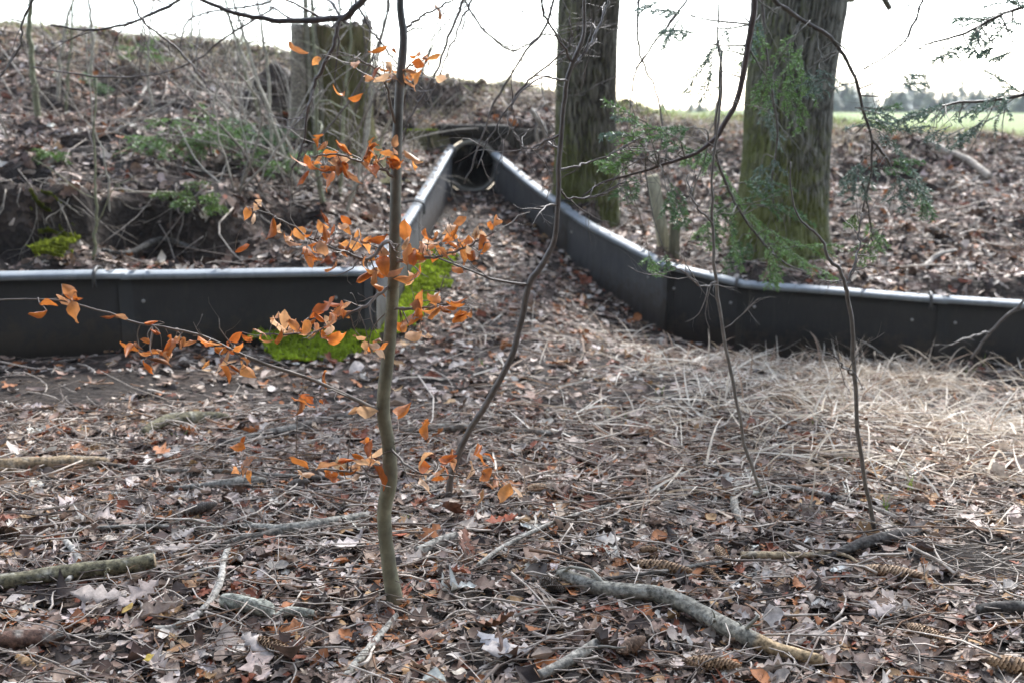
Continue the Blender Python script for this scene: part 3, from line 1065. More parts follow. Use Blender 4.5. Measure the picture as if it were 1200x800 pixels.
# fresh green blades between the litter
mb = MB()
sp = [(1068, 575, 30), (1042, 600, 22), (758, 400, 12), (480, 440, 10), (210, 515, 14), (730, 495, 14), (905, 420, 14), (1000, 455, 14), (1135, 440, 14), (775, 460, 12), (640, 690, 10), (955, 500, 12), (690, 480, 14), (866, 500, 10), (1150, 430, 16), (565, 430, 10), (820, 545, 10), (990, 545, 12), (475, 612, 12), (100, 505, 10)]
for (qx_, qy_, h) in sp:
    p = to_floor(qx_, qy_)
    m_ = 4
    hh = size_at(p, h)
    ribbon_batch(mb, p[None] + np.c_[rng.normal(0, 0.012, (m_, 2)), np.zeros(m_)], rng.uniform(0, 6.28, m_), rng.uniform(1.0, 1.5, m_), hh * rng.uniform(0.7, 1.3, m_), np.full(m_, 0.006), rng.uniform(0.1, 0.7, m_), np.array([.16, .24, .04])[None] * rng.normal(1, 0.15, (m_, 1)), 4, True, seed=int(qx_))
tag(mb.build('green_grass', M['green']), 'scattered fresh green grass blades among the litter', 'grass', kind='stuff')

# verge grass along the crest
mb = MB()
n = 52000
x = rng.uniform(-7, 8.5, n)
y = CY(x) + rng.normal(0.15, 0.6, n)
z = bank_z(x, y)
k = (rng.random(n) < 0.45 + 0.5 * sstep(-0.5, 2.5, x)) & (y > CY(x) - 1.2)
x, y, z = x[k], y[k], z[k]
n = len(x)
g = rng.random(n) < np.where(x > 0.6, 0.85, 0.35) * sstep(-0.5, 0.1, y - CY(x))
col = np.where(g[:, None], np.array([.25, .33, .08]), np.array([.42, .36, .25])) * rng.normal(1, 0.2, (n, 1))
ribbon_batch(mb, np.stack([x, y, z - 0.01], 1), rng.uniform(0, 6.28, n), rng.uniform(0.4, 1.5, n), rng.uniform(0.06, 0.22, n), rng.uniform(0.004, 0.009, n), rng.uniform(0.2, 1.6, n), col, 4, True, seed=8)
tag(mb.build('verge_grass', M['straw']), 'mixed green and straw coloured grass along the embankment crest', 'grass', kind='stuff')

# ------------------------------------------------------------------ moss
def moss_patch(name, label, P, nrm, base, hgt, rng, lump=0.02):
    """cushion moss: a host of tiny shoots"""
    mb = MB()
    n = len(P)
    lm = fbm(P[:, 0] * 14, P[:, 1] * 14, P[:, 2] * 14, 3, 3)
    P = P + nrm * (lm * lump * 2)[:, None]
    a = rng.uniform(0, 6.28, n)
    s = hgt * rng.uniform(0.5, 1.3, n)
    t1 = np.stack([np.cos(a), np.sin(a), 0 * a], 1)
    t2 = np.stack([-np.sin(a), np.cos(a), 0 * a], 1)
    tip = P + nrm * s[:, None] + rng.normal(0, 0.4, (n, 3)) * s[:, None]
    v = np.stack([P - t1 * s[:, None] * 0.55, P + t1 * s[:, None] * 0.55 + t2 * s[:, None] * 0.2, tip, P - nrm * s[:, None] * 0.5 - t2 * s[:, None] * 0.4], 1).reshape(-1, 3)
    T = (np.arange(n)[:, None, None] * 4 + np.array([[0, 1, 2], [1, 3, 2], [3, 0, 2]])[None]).reshape(-1, 3)
    c = np.asarray(base)[None] * (0.55 + 0.9 * lm[:, None]) * rng.normal(1, 0.15, (n, 1))
    mb.add(v, None, T, np.repeat(c, 4, 0))
    return tag(mb.build(name, M['moss'], smooth=False), label, 'moss', kind='stuff')


def px_fill(poly, n, rng):
    poly = np.asarray(poly, float)
    lo, hi = poly.min(0), poly.max(0)
    px, py = rng.uniform(lo[0], hi[0], n * 4), rng.uniform(lo[1], hi[1], n * 4)
    m = in_poly(px, py, poly)
    return px[m][:n], py[m][:n]


px, py = px_fill([(296, 412), (330, 402), (395, 395), (442, 372), (455, 340), (480, 318), (505, 304), (536, 302), (532, 330), (508, 352), (494, 378), (472, 400), (440, 416), (385, 426), (330, 427)], 48000, rng)
px = px + 34 * (fbm(px / 16, py / 12, 0, 5, 4) - 0.5)
py = py + 12 * (fbm(px / 12, py / 12, 4, 6, 4) - 0.5)
P = to_floor(px, py)
d, _, _, _ = seg_dist(P[:, 0], P[:, 1], LINE)
P = P[(~behind(P[:, 0], P[:, 1])) & (d > 0.03)]
d, _, _, _ = seg_dist(P[:, 0], P[:, 1], LINE)
P[:, 2] += 0.09 * np.exp(-(d / 0.22) ** 2) - 0.015
edge = rng.random(len(P)) < 0.5 + 0.5 * sstep(0.3, 0.5, fbm(P[:, 0] * 6, P[:, 1] * 6, 0, 12, 3))
P = P[edge]
moss_patch('moss', 'vivid green moss carpet along the foot of the pale funnel panel', P, normals(floor_z, P[:, 0], P[:, 1]), (.29, .38, .025), 0.012, rng, 0.034)
px, py = px_fill([(905, 400), (960, 401), (1020, 405), (1072, 410), (1068, 420), (1000, 420), (930, 413)], 4500, rng)
P = to_floor(px, py)
k = (~behind(P[:, 0], P[:, 1])) & (rng.random(len(P)) < sstep(0.35, 0.55, fbm(P[:, 0] * 6, P[:, 1] * 6, 0, 12, 3)))
P = P[k]
moss_patch('moss', 'dull moss strip at the foot of the black panel by the thick trunk', P, normals(floor_z, P[:, 0], P[:, 1]), (.11, .14, .02), 0.011, rng)
for poly, lab in (([(38, 250), (62, 246), (72, 275), (90, 290), (88, 312), (45, 314), (40, 290)], 'yellow green moss cushion on the eroded bank just above the fence'),
                  ([(470, 0), (470, 0), (470, 0)], None)):
    if not lab: continue
    px, py = px_fill(poly, 9000, rng)
    P = to_bank(px, py)
    P[:, 2] += 0.02
    P = P[rng.random(len(P)) < sstep(0.36, 0.5, fbm(P[:, 0] * 9, P[:, 2] * 9, 0, 14, 3))]
    nr = normals(bank_z, P[:, 0], P[:, 1])
    moss_patch('moss', lab, P, nr, (.24, .28, .025), 0.016, rng, 0.04)
# moss line on the planks left of the pipe
a, b = at(474, 153, 10.22), at(525, 154, 10.22)
n = 900
P = np.stack([rng.uniform(a[0], b[0], n), rng.uniform(10.205, 10.27, n), np.full(n, a[2] - 0.002)], 1)
moss_patch('moss', 'thin moss line on top of the planks beside the pipe', P, np.tile([0, 0, 1.0], (n, 1)), (.2, .26, .02), 0.009, rng, 0.004)

# ------------------------------------------------------------------ twigs that fork
def grow(mb, p, d, L, r, depth, col, rng, droop=0.0, seg=5, kink=0.22, fork=0.7, tips=None):
    n = 6
    pts = [np.array(p, float)]
    d = np.array(d, float) / np.linalg.norm(d)
    for i in range(n):
        d = d + rng.normal(0, kink, 3) * np.array([1, 0.6, 1]) + np.array([0, 0, -droop])
        d /= np.linalg.norm(d)
        pts.append(pts[-1] + d * L / n)
    pts = np.array(pts)
    rr = np.linspace(r, r * 0.45, n + 1)
    v, q, t = tube_geo(pts, rr, seg)
    mb.add(v, q, t, np.asarray(col) * rng.normal(1, 0.12))
    if tips is not None: tips.append((pts[-1], d))
    if depth > 0:
        for i in range(1, n):
            if rng.random() < fork:
                dd = pts[i + 1] - pts[i]
                dd = dd / np.linalg.norm(dd) + rng.normal(0, 0.6, 3) * np.array([1, 0.6, 0.8])
                grow(mb, pts[i], dd, L * rng.uniform(0.3, 0.6), rr[i] * 0.55, depth - 1, col, rng, droop, max(3, seg - 1), kink, fork, tips)
    return pts


def bark_tube(name, mat, parent, path, rad, seg, amp, freq, seed, vstretch=0.2, lobes=0.16, flare=0.0):
    """trunk with furrowed bark in relief; tone r holds the furrow depth."""
    p = np.asarray(path)
    v, q, t = tube_geo(p, rad, seg, False)
    n = len(p)
    v = v.reshape(n, seg, 3)
    th = np.arange(seg) * 2 * math.pi / seg
    L = np.r_[0, np.cumsum(np.linalg.norm(np.diff(p, axis=0), axis=1))]
    cx, sx = np.cos(th)[None] * freq, np.sin(th)[None] * freq
    wz = (L * freq * vstretch * 4)[:, None]
    nz = fbm(cx, sx, wz, seed, 3)
    f = 1 - np.abs(nz - 0.5) * 2 / 0.5
    f = np.clip(f, 0, 1) ** 3
    big = fbm(cx / freq * 1.6, sx / freq * 1.6, (L * 0.9)[:, None], seed + 5, 3) - 0.5
    c = p[:, None, :]
    d = (v - c)

    def flare_of(u, r, L, th):      # root buttresses spreading at the foot
        k = np.exp(-np.maximum(L - 0.3, 0) / 0.22)[:, None] * flare * (0.55 + 0.45 * np.cos(th * 5 + seed) * np.cos(th * 2 + 1))[None]
        return u * (k[..., None] * r)

    rl = np.linalg.norm(d, axis=2, keepdims=True)
    v = c + d / rl * (rl - amp * f[..., None] + rl * lobes * big[..., None]) + flare_of(d / rl, rl, L, th)
    mb = MB()
    mb.add(v.reshape(-1, 3), q, None, np.stack([f, f * 0, f * 0], -1).reshape(-1, 3))
    return mb.build(name, mat, parent)


# ------------------------------------------------------------------ the two big trunks
def big_tree(name, pts, Y, mat, label, seed, amp, freq):
    """pts: (px, py, width px) from the foot upwards; continued above the picture"""
    P, W = [], []
    for k in pts:
        p = at(k[0], k[1], Y)
        P.append(p)
        W.append(size_at(p, k[2]) / 2)
    P, W = np.array(P), np.array(W)
    base = P[0].copy()
    base[2] = float(bank_z(base[0], base[1]))
    up = P[-1] - P[-2]
    up /= np.linalg.norm(up)
    P = np.vstack([base - [0, 0, 0.35], P, P[-1] + up * 2.5, P[-1] + up * 6])
    W = np.r_[W[0] * 1.12, W, W[-1] * 0.9, W[-1] * 0.6]
    a = smooth_path(np.c_[P, W], 420)
    root = thing(name, base, label, 'tree')
    bark_tube('trunk', mat, root, a[:, :3], a[:, 3], 300, amp, freq, seed, 0.11, 0.14, 0.16)
    mb = MB()
    r_ = np.random.default_rng(seed)
    for i in range(9):
        k = int(420 * r_.uniform(0.62, 0.98))
        an = r_.uniform(0, 6.28)
        grow(mb, a[k, :3], [math.cos(an), math.sin(an), r_.uniform(0.4, 1.2)], r_.uniform(1.5, 3), a[k, 3] * 0.32, 2, (0.1, 0.09, 0.07), r_, 0, 6, 0.18, 0.6)
    mb.build('crown', M['twig'], root)
    return root


big_tree('oak_tree', [(688, 252, 74), (688, 225, 73), (687, 190, 71), (687, 120, 70), (688, 50, 70), (690, 0, 72), (691, -60, 70)], 8.85, M['oak'], 'slender trunk with furrowed bark just above the blue grey funnel panel', 41, 0.024, 15)
big_tree('oak_tree', [(913, 312, 124), (914, 280, 112), (917, 240, 105), (921, 170, 102), (926, 100, 103), (934, 40, 104), (940, 0, 105), (946, -60, 100)], 7.75, M['oak2'], 'thick mossy trunk wreathed in spruce twigs behind the black fence panels', 42, 0.022, 17)

# ------------------------------------------------------------------ broken stump on the bank
Ys = 8.9
pb, pt = at(390, 172, Ys), at(391, 30, Ys)
zb = float(bank_z(pb[0], Ys + 0.0))
root = thing('tree_stump', (pb[0], Ys, zb), 'broken mossy tree stump with a dark hollow top among bare shoots', 'tree stump')
hgt = pt[2] - zb
n, seg = 60, 110
zz = np.linspace(-0.3, hgt, n)
cx = np.interp(zz, [0, hgt], [pb[0], pt[0]])
rad = size_at(pb, 90) / 2 * (1 + 0.28 * np.exp(-(zz + 0.1) / 0.16) + 0.0 * zz)
path = np.stack([cx, np.full(n, Ys), zb + zz], 1)
o = bark_tube('trunk', M['stump'], root, path, rad, seg, 0.024, 10, 77, 0.1, 0.22, 0.12)
me = o.data
co_ = np.zeros(len(me.vertices) * 3)
me.vertices.foreach_get('co', co_)
co_ = co_.reshape(n, seg, 3)
th = np.arange(seg) * 2 * math.pi / seg
rim = 0.15 * (fbm(np.cos(th) * 3.2, np.sin(th) * 3.2, 0, 8, 5) - 0.5) + 0.05 * np.cos(th + 0.8)
fr = np.clip((zz / hgt - 0.55) / 0.45, 0, 1)[:, None]
co_[:, :, 2] += fr * rim[None]
me.vertices.foreach_set('co', co_.ravel())
me.update()
mb = MB()
top = co_[-1] + np.array([pb[0], Ys, zb])
ctr = top.mean(0)
inner = [top, top + (ctr - top) * 0.14, top + (ctr - top) * 0.2 - [0, 0, 0.1], top + (ctr - top) * 0.35 - [0, 0, 0.3], top + (ctr - top) * 0.97 - [0, 0, 0.36]]
v = np.array(inner)
i, j = np.meshgrid(np.arange(4), np.arange(seg), indexing='ij')
a, b = i * seg + j, i * seg + (j + 1) % seg
mb.add(v.reshape(-1, 3), np.stack([a, b, b + seg, a + seg], -1).reshape(-1, 4), None, (0.05, 0.036, 0.025))
mb.build('hollow_heartwood', M['log'], root)
mb = MB()
a0, a1 = at(347, 165, Ys - 0.36), at(349, 28, Ys - 0.36)
pp = smooth_path([a0 - [0, 0, 0.2], (a0 + a1) / 2 + [0.01, 0, 0], a1], 20)
v, q, t = tube_geo(pp, np.interp(np.arange(20), [0, 19], [0.07, 0.05]), 12, True, 0.35, 5)
mb.add(v, q, t, (0.24, 0.215, 0.17))
mb.build('bark_slab', M['log'], root)
# upturned root lump beside the stump
rl = at(322, 108, 9.2)
root = thing('root_mound', (rl[0], 9.2, float(bank_z(rl[0], 9.2))), 'dark earthy root lump leaning against the broken stump', 'root')
mb = MB()
u, vv = np.meshgrid(np.linspace(0, 2 * math.pi, 49)[:-1], np.linspace(0.02, math.pi * 0.6, 24))
rr = 1 + 0.6 * (fbm(np.cos(u) * np.sin(vv) * 2 + 5, np.sin(u) * np.sin(vv) * 2, np.cos(vv) * 2, 6, 4) - 0.5)
V = np.stack([rl[0] + 0.3 * rr * np.sin(vv) * np.cos(u), 9.2 + 0.3 * rr * np.sin(vv) * np.sin(u), float(bank_z(rl[0], 9.2)) - 0.02 + 0.38 * rr * np.cos(vv)], -1)
i, j = np.meshgrid(np.arange(23), np.arange(48), indexing='ij')
a, b = i * 48 + j, i * 48 + (j + 1) % 48
mb.add(V.reshape(-1, 3), np.stack([a, a + 48, b + 48, b], -1).reshape(-1, 4), None, (0.04, 0.028, 0.02))
mb.build('earth_clod', M['log'], root)
mb = MB()
r_ = np.random.default_rng(3)
for k in range(14):
    an = r_.uniform(math.pi, 2 * math.pi)
    grow(mb, [rl[0] + 0.22 * math.cos(an), 9.2 + 0.22 * math.sin(an), rl[2] - 0.1 + r_.uniform(-0.1, 0.15)], [math.cos(an), math.sin(an), -0.3], r_.uniform(0.15, 0.4), 0.006, 1, (0.12, 0.09, 0.07), r_, 0.15, 4)
mb.build('rootlets', M['twig'], root)

# ------------------------------------------------------------------ stakes by the funnel
def stake(pts, Y, w, col, label):
    a, b = at(pts[0], pts[1], Y), at(pts[2], pts[3], Y)
    d = b - a
    L = np.linalg.norm(d)
    root = thing('wooden_stake', (a[0], a[1], a[2]), label, 'stake')
    mb = MB()
    tl = math.atan2(d[0], d[2])
    mid = (a + b) / 2 - d / L * 0.15
    box(mb, mid, (w, 0.04, L + 0.3), col, 0.2, 0.002, tl)
    mb.build('stake_post', M['plank'], root, smooth=False)
    mb = MB()
    box(mb, b + d / L * 0.003, (w * 0.92, 0.036, 0.012), tuple(k * 1.25 for k in col), 0.2, 0.001, tl)
    mb.build('cut_end', M['plank'], root, smooth=False)


stake((781, 303, 764, 207), 7.5, 0.085, (0.30, 0.28, 0.19), 'pale weathered board leaning beside the slender furrowed trunk')
stake((790, 306, 791, 263), 7.42, 0.07, (0.11, 0.10, 0.06), 'short dark stake standing behind the bend of the right funnel panel')

# ------------------------------------------------------------------ beech sapling
BCOL = (0.135, 0.125, 0.08)
Y0 = float(to_floor(463, 706)[1])
stem = [(466, 716, 27), (462, 700, 23), (455, 655, 20), (450, 602, 19), (457, 560, 21), (455, 520, 18), (449, 475, 18), (455, 415, 17), (460, 350, 16.5), (463, 280, 16), (464, 205, 14.5), (467, 130, 13), (470, 85, 12), (473, 45, 10.5), (469, 0, 9), (474, -90, 8.5), (470, -260, 6), (480, -480, 3)]
sp_, sr_ = px_path(stem, Y0, 130)
root = thing('beech_sapling', to_floor(463, 706), 'slender beech sapling with withered orange leaves in the clearing', 'sapling')
mb = MB()
v, q, t = tube_geo(sp_, 0.88 * sr_ * (1 + 0.05 * (fbm(np.arange(130) * 0.4, 0, 0, 2, 2) - 0.5)), 14, True, 0.1, 3)
f = np.clip((v[:, 2] - 0.9) / 0.6, 0, 1)[:, None]
c = np.array(BCOL)[None] * (1 - f) + np.array([.09, .085, .078])[None] * f
c = c * 1.25 * (1 + 1.1 * (fbm(v[:, 0] * 30, v[:, 1] * 30, v[:, 2] * 14, 4, 3) - 0.5))[:, None]
mb.add(v, q, t, c)
mb.build('stem', M['beech'], root)


def curl_leaves(mb, pts, dirs, size, rng, pal):
    """withered beech leaves: long, folded along the rib, curled, ribbed blades hanging from their stalks."""
    u = np.array([0, .06, .16, .3, .45, .6, .74, .86, .95, 1.0])
    w = np.array([.012, .07, .17, .265, .29, .265, .2, .115, .04, .008])
    a = np.array([-1, -.55, 0, .55, 1])
    k = len(u)
    for p, d, s in zip(pts, dirs, size):
        d = np.asarray(d) / np.linalg.norm(d)
        side = np.cross(d, rng.normal(0, 1, 3))
        side /= np.linalg.norm(side)
        up = np.cross(side, d)
        cur = rng.normal(1.2, 1.2)
        fold = rng.normal(0.7, 0.55)
        tw = rng.normal(0, 1.1)
        ang = cur * u
        xl = np.cumsum(np.r_[0, np.diff(u)] * np.cos(ang))
        zl = np.cumsum(np.r_[0, np.diff(u)] * np.sin(ang))
        ww = w * rng.uniform(0.8, 1.12)
        th = tw * u
        ph = rng.uniform(0, 6.28)
        V = np.zeros((k, 5, 3))
        for j, aa in enumerate(a):
            y = aa * ww * math.cos(fold * 0.9 * abs(aa))
            z = abs(aa) * ww * math.sin(fold * 1.1) + 0.018 * np.sin(u * 34 + abs(aa) * 3) * abs(aa) + 0.055 * np.sin(u * 11 + ph + aa * 3) * abs(aa)
            yy, zz_ = y * np.cos(th) - z * np.sin(th), y * np.sin(th) + z * np.cos(th)
            V[:, j] = p + s * (xl[:, None] * d + yy[:, None] * side + (zl + zz_)[:, None] * up)
        q = [[i * 5 + j, i * 5 + j + 1, i * 5 + j + 6, i * 5 + j + 5] for i in range(k - 1) for j in range(4)]
        c = np.array(pal[rng.integers(len(pal))]) * rng.normal(1, 0.14)
        cc = np.repeat(c[None], k * 5, 0).reshape(k, 5, 3).copy()
        cc[:, 2] *= 0.8
        cc[:, [0, 4]] *= 1.08
        mb.add(V.reshape(-1, 3), q, None, np.clip(cc.reshape(-1, 3), 0, 1))


OPAL = [(.70, .30, .09), (.70, .44, .25), (.62, .34, .16), (.38, .16, .06), (.60, .205, .045), (.52, .16, .03), (.66, .26, .07), (.46, .125, .025), (.60, .30, .14), (.56, .18, .035)]
br = [
    # branch path (px,py,w,dY), leaf spots (px,py[,n])
    ([(449, 484, 6, 0), (420, 470, 5.4, -.05), (385, 452, 5, -.1), (345, 437, 4.6, -.14), (300, 421, 4.2, -.18), (262, 405, 3.8, -.2), (235, 394, 3.4, -.22), (205, 386, 3.2, -.24), (165, 378, 3, -.26), (125, 366, 2.6, -.28), (80, 354, 2.4, -.3), (35, 352, 2.2, -.32), (-20, 352, 2, -.33)],
     [(46, 356), (55, 363), (86, 352), (90, 362), (130, 369), (72, 333), (186, 376), (212, 400), (205, 396), (176, 402, 2), (178, 415, 2), (165, 416), (200, 420), (190, 412), (232, 393), (244, 400), (268, 411), (275, 415), (282, 422), (268, 427), (280, 432), (350, 465), (375, 468)]),
    ([(458, 335, 5, 0), (442, 345, 4.4, -.04), (425, 360, 4, -.08), (402, 372, 3.2, -.1), (375, 386, 2.6, -.12), (345, 392, 2.4, -.14), (310, 392, 2, -.15)],
     [(320, 370), (326, 366), (345, 376, 2), (352, 384), (362, 372, 2), (372, 384), (382, 395), (400, 352), (394, 360), (385, 376, 2), (366, 365), (410, 372), (296, 386), (284, 389), (320, 398), (338, 386), (432, 403), (428, 398)]),
    ([(463, 292, 6.5, 0), (452, 283, 5.5, -.05), (436, 303, 4.2, -.08), (415, 300, 3.6, -.1), (392, 292, 3.2, -.12), (365, 281, 2.8, -.15), (338, 262, 2.2, -.17), (318, 252, 2, -.18), (296, 246, 1.6, -.2)],
     [(298, 250), (292, 242), (320, 256), (328, 262), (342, 270, 2), (356, 275, 2), (356, 297), (366, 300, 2), (372, 284, 2), (384, 270, 2), (396, 264, 2), (396, 285, 2), (402, 296, 2), (412, 276, 2), (420, 268), (430, 283, 2), (428, 300), (440, 292), (436, 322), (432, 318), (446, 318, 2), (378, 262), (275, 296), (448, 300, 2)]),
    ([(463, 308, 5, 0), (478, 304, 4.2, -.05), (500, 303, 3.6, -.1), (524, 297, 3.2, -.13), (545, 289, 2.8, -.16), (562, 281, 2.4, -.17), (582, 272, 2, -.18)],
     [(478, 285, 2), (486, 292, 2), (497, 290, 3), (508, 282, 2), (500, 300, 2), (518, 284, 3), (526, 292, 2), (536, 280, 2), (545, 285, 3), (550, 296), (560, 275, 2), (568, 279), (578, 266), (478, 318), (472, 295, 2), (486, 308, 2), (532, 300)]),
    ([(464, 214, 4.6, 0), (452, 200, 4, -.03), (436, 196, 3.4, -.06), (418, 188, 3, -.08), (398, 181, 2.6, -.1), (372, 183, 2, -.12), (352, 190, 1.6, -.13)],
     [(356, 190, 2), (368, 190, 2), (378, 182), (388, 196, 2), (372, 174), (400, 184, 2), (412, 182, 2), (422, 190), (432, 176, 2), (440, 182, 2), (448, 176, 2), (452, 184, 2), (462, 172, 2), (405, 198), (362, 200), (473, 176)]),
    ([(466, 152, 4.4, .0), (455, 110, 3.6, -.04), (448, 95, 3, -.06), (440, 82, 2.6, -.08), (425, 72, 2, -.1), (414, 65, 1.6, -.1)],
     [(420, 72, 2), (452, 72, 2), (458, 82, 2), (446, 78), (456, 88), (404, 108, 2), (376, 68)]),
    ([(470, 88, 3.6, 0), (478, 80, 2.8, -.02), (490, 72, 2, -.04), (500, 68, 1.6, -.05)], [(482, 74, 2), (488, 80, 2), (494, 68), (500, 70), (480, 84)]),
    ([(472, 45, 4.4, 0), (482, 28, 3.4, .03), (505, 14, 2.6, .06), (530, 0, 2, .08), (560, -20, 1.6, .1)], [(508, 5)]),
    ([(459, 360, 4, 0), (474, 362, 3.4, -.05), (495, 362, 2.8, -.08), (520, 356, 2.2, -.1), (548, 352, 1.6, -.12)],
     [(490, 350, 2), (497, 362, 2), (516, 358, 2), (528, 352), (538, 353), (545, 357, 2), (548, 365), (494, 388), (470, 378), (472, 390), (432, 402)]),
    ([(456, 558, 5, 0), (436, 557, 4, -.04), (405, 552, 3, -.08), (370, 549, 2.6, -.1), (330, 549, 2.2, -.12), (285, 546, 1.6, -.14)],
     [(282, 548), (290, 550), (300, 535), (348, 550), (362, 548), (384, 547), (412, 540, 2), (432, 536, 2), (405, 560), (418, 548), (288, 525), (350, 462), (418, 480), (432, 520)]),
    ([(455, 520, 3.6, 0), (470, 540, 3, -.05), (490, 552, 2.8, -.1), (520, 556, 2.4, -.13), (550, 558, 2, -.15), (590, 562, 1.6, -.16)],
     [(492, 560, 2), (516, 545), (535, 543), (550, 540, 2), (572, 546), (568, 565, 2), (576, 548), (598, 570), (466, 490), (494, 494), (508, 530), (440, 540, 2)]),
]
rb = np.random.default_rng(5)
for path, leaves in br:
    bp, brad = px_path([(a, b, c * 0.9, d) for a, b, c, d in path], Y0, 40, 0.006)
    mb, lf = MB(), MB()
    v, q, t = tube_geo(bp, brad, 7, True, 0.12, 2)
    mb.add(v, q, t, np.array([.17, .14, .11]) * (1 + 0.3 * (fbm(v[:, 0] * 25, v[:, 1] * 25, v[:, 2] * 25, 1, 2) - 0.5))[:, None])
    bqx, bqy = proj(bp[:, 0], bp[:, 1], bp[:, 2])
    for L in leaves:
        m_ = (L[2] if len(L) > 2 else 1) + int(rb.random() < .7)
        i = int(np.argmin(np.hypot(bqx - L[0], (bqy - L[1])) + np.where(bqx > L[0], 4, 0)))
        tgt = at(L[0], L[1], bp[i][1] + rb.normal(0, 0.05))
        mid = (bp[i] + tgt) / 2 + rb.normal(0, 0.008, 3)
        tp = smooth_path([bp[i], mid, tgt], 7)
        tube(mb, tp, np.linspace(min(brad[i] * 0.6, 0.002), 0.0009, 7), 4, (.15, .11, .08), 0, 0)
        for k in range(m_):
            o_ = tgt + rb.normal(0, 0.018, 3) * (k > 0)
            d_ = np.array([rb.normal(0, 0.8) + 0.25 * np.sign(L[0] - bqx[i]), rb.normal(-0.1, 0.6), rb.normal(-0.35, 0.55)])
            sz = size_at(o_, rb.uniform(17, 33))
            curl_leaves(lf, [o_], [d_], [sz], rb, OPAL)
    # bare side twigs with buds
    for i in range(4, 38, 3):
        if rb.random() < 0.55:
            d_ = bp[i + 1] - bp[i - 1]
            d_ = d_ / np.linalg.norm(d_) + rb.normal(0, 0.75, 3) * np.array([.8, .6, 1])
            grow(mb, bp[i], d_, rb.uniform(0.05, 0.18), brad[i] * 0.55, 1, (.19, .16, .13), rb, -0.02, 4, 0.28, 0.35)
    bo = mb.build('branch', M['beech'], root)
    fo = lf.build('foliage', M['orange'])
    me = fo.data
    cc = np.zeros(len(me.vertices) * 3)
    me.vertices.foreach_get('co', cc)
    cc = cc.reshape(-1, 3) - np.array(root.location)
    me.vertices.foreach_set('co', cc.ravel())
    fo.parent = bo

# ------------------------------------------------------------------ other young stems of the clearing
def sapling(name, pts, Y, col, label, twigs=(), rnd=0, ntw=0, twl=0.35, mat='darkbark', upper=0.35, base=None, group=None, n=70, fork=0.6, depth=2, wob=0.01):
    p, r = px_path(pts, Y, n, wob * .6)
    r = r * (0.82 if mat == 'darkbark' else 1)
    base = p[0] if base is None else base
    root = thing(name, base, label, 'sapling', group)
    mb = MB()
    v, q, t = tube_geo(p, r, 9, True, 0.15, rnd)
    c = np.array(col) * (1 + 0.6 * (fbm(v[:, 0] * 12, v[:, 1] * 12, v[:, 2] * 9, rnd, 3) - 0.5))[:, None]
    mb.add(v, q, t, c)
    mb.build('stem', M[mat], root)
    r_ = np.random.default_rng(rnd + 100)
    for tw in twigs:
        tb = MB()
        tp, tr = px_path(tw, Y, 26, 0.012)
        v, q, t = tube_geo(tp, tr, 5)
        tb.add(v, q, t, np.array(col) * 0.95)
        for i in range(3, 25, 2):
            if r_.random() < fork:
                d_ = tp[i] - tp[i - 1]
                d_ = d_ / np.linalg.norm(d_) + r_.normal(0, 0.7, 3) * np.array([1, .6, 1])
                grow(tb, tp[i], d_, r_.uniform(0.08, twl), tr[i] * 0.6, depth - 1, col, r_, 0.03, 4, 0.2, 0.5)
        tb.build('branch', M[mat], root)
    for k in range(ntw):
        i = int(n * r_.uniform(upper, 0.97))
        a = r_.uniform(0, 6.28)
        tb = MB()
        grow(tb, p[i], [math.cos(a), math.sin(a) * 0.6, r_.uniform(0.1, 0.8)], twl * r_.uniform(0.6, 1.6), max(r[i] * 0.45, 0.0012), depth, col, r_, 0.0, 5, 0.2, fork)
        tb.build('branch', M[mat], root)
    return root


Y1 = float(to_floor(525, 586)[1])
sapling('young_sapling', [(524, 594, 11), (528, 560, 9.5), (545, 515, 9), (573, 468, 9), (597, 420, 9), (611, 372, 9), (619, 335, 9.5), (641, 302, 8.5), (652, 275, 8), (654, 215, 7.6), (656, 160, 7.4), (662, 110, 7), (670, 78, 6.6), (685, 42, 6), (684, 0, 5), (692, -80, 4.5), (690, -220, 3)], Y1, (.10, .078, .062),
        'dark crooked sapling bending up in front of the slender furrowed trunk',
        [[(669, 80, 4, 0), (690, 55, 3.4, .05), (705, 30, 3, .1), (716, -10, 2.4, .15)], [(655, 200, 3, 0), (690, 190, 2.4, .1), (722, 178, 2, .15), (745, 160, 1.6, .2)], [(655, 222, 3, 0), (672, 232, 2.6, .05), (705, 226, 2.2, .1), (735, 212, 1.8, .1)],
         [(666, 95, 3, 0), (640, 92, 2.4, -.1), (605, 110, 2, -.2), (575, 160, 1.8, -.25), (560, 200, 1.4, -.3)], [(672, 74, 3, 0), (640, 20, 2.6, -.1), (632, -30, 2, -.15)], [(656, 158, 3, 0), (618, 175, 2, .1), (600, 152, 1.6, .1)]], 21, 3, 0.3)
Y2 = float(to_floor(898, 585)[1])
sapling('young_sapling', [(899, 592, 6), (885, 558, 5), (872, 515, 5), (860, 455, 5), (849, 395, 5), (840, 335, 5), (836, 290, 4.6), (834, 235, 4), (838, 170, 3.4), (846, 110, 3), (842, 40, 2.4), (848, -60, 2)], Y2, (.16, .135, .11), 'thin grey stem crossing the fence bend left of the thick mossy trunk',
        [[(839, 330, 3, 0), (825, 335, 2.4, -.05), (805, 322, 2, -.1), (790, 312, 1.6, -.1)], [(835, 262, 3, 0), (815, 240, 2.2, 0), (805, 205, 1.6, .05)]], 22, 3, 0.25)
Y3 = float(to_floor(1024, 622)[1])
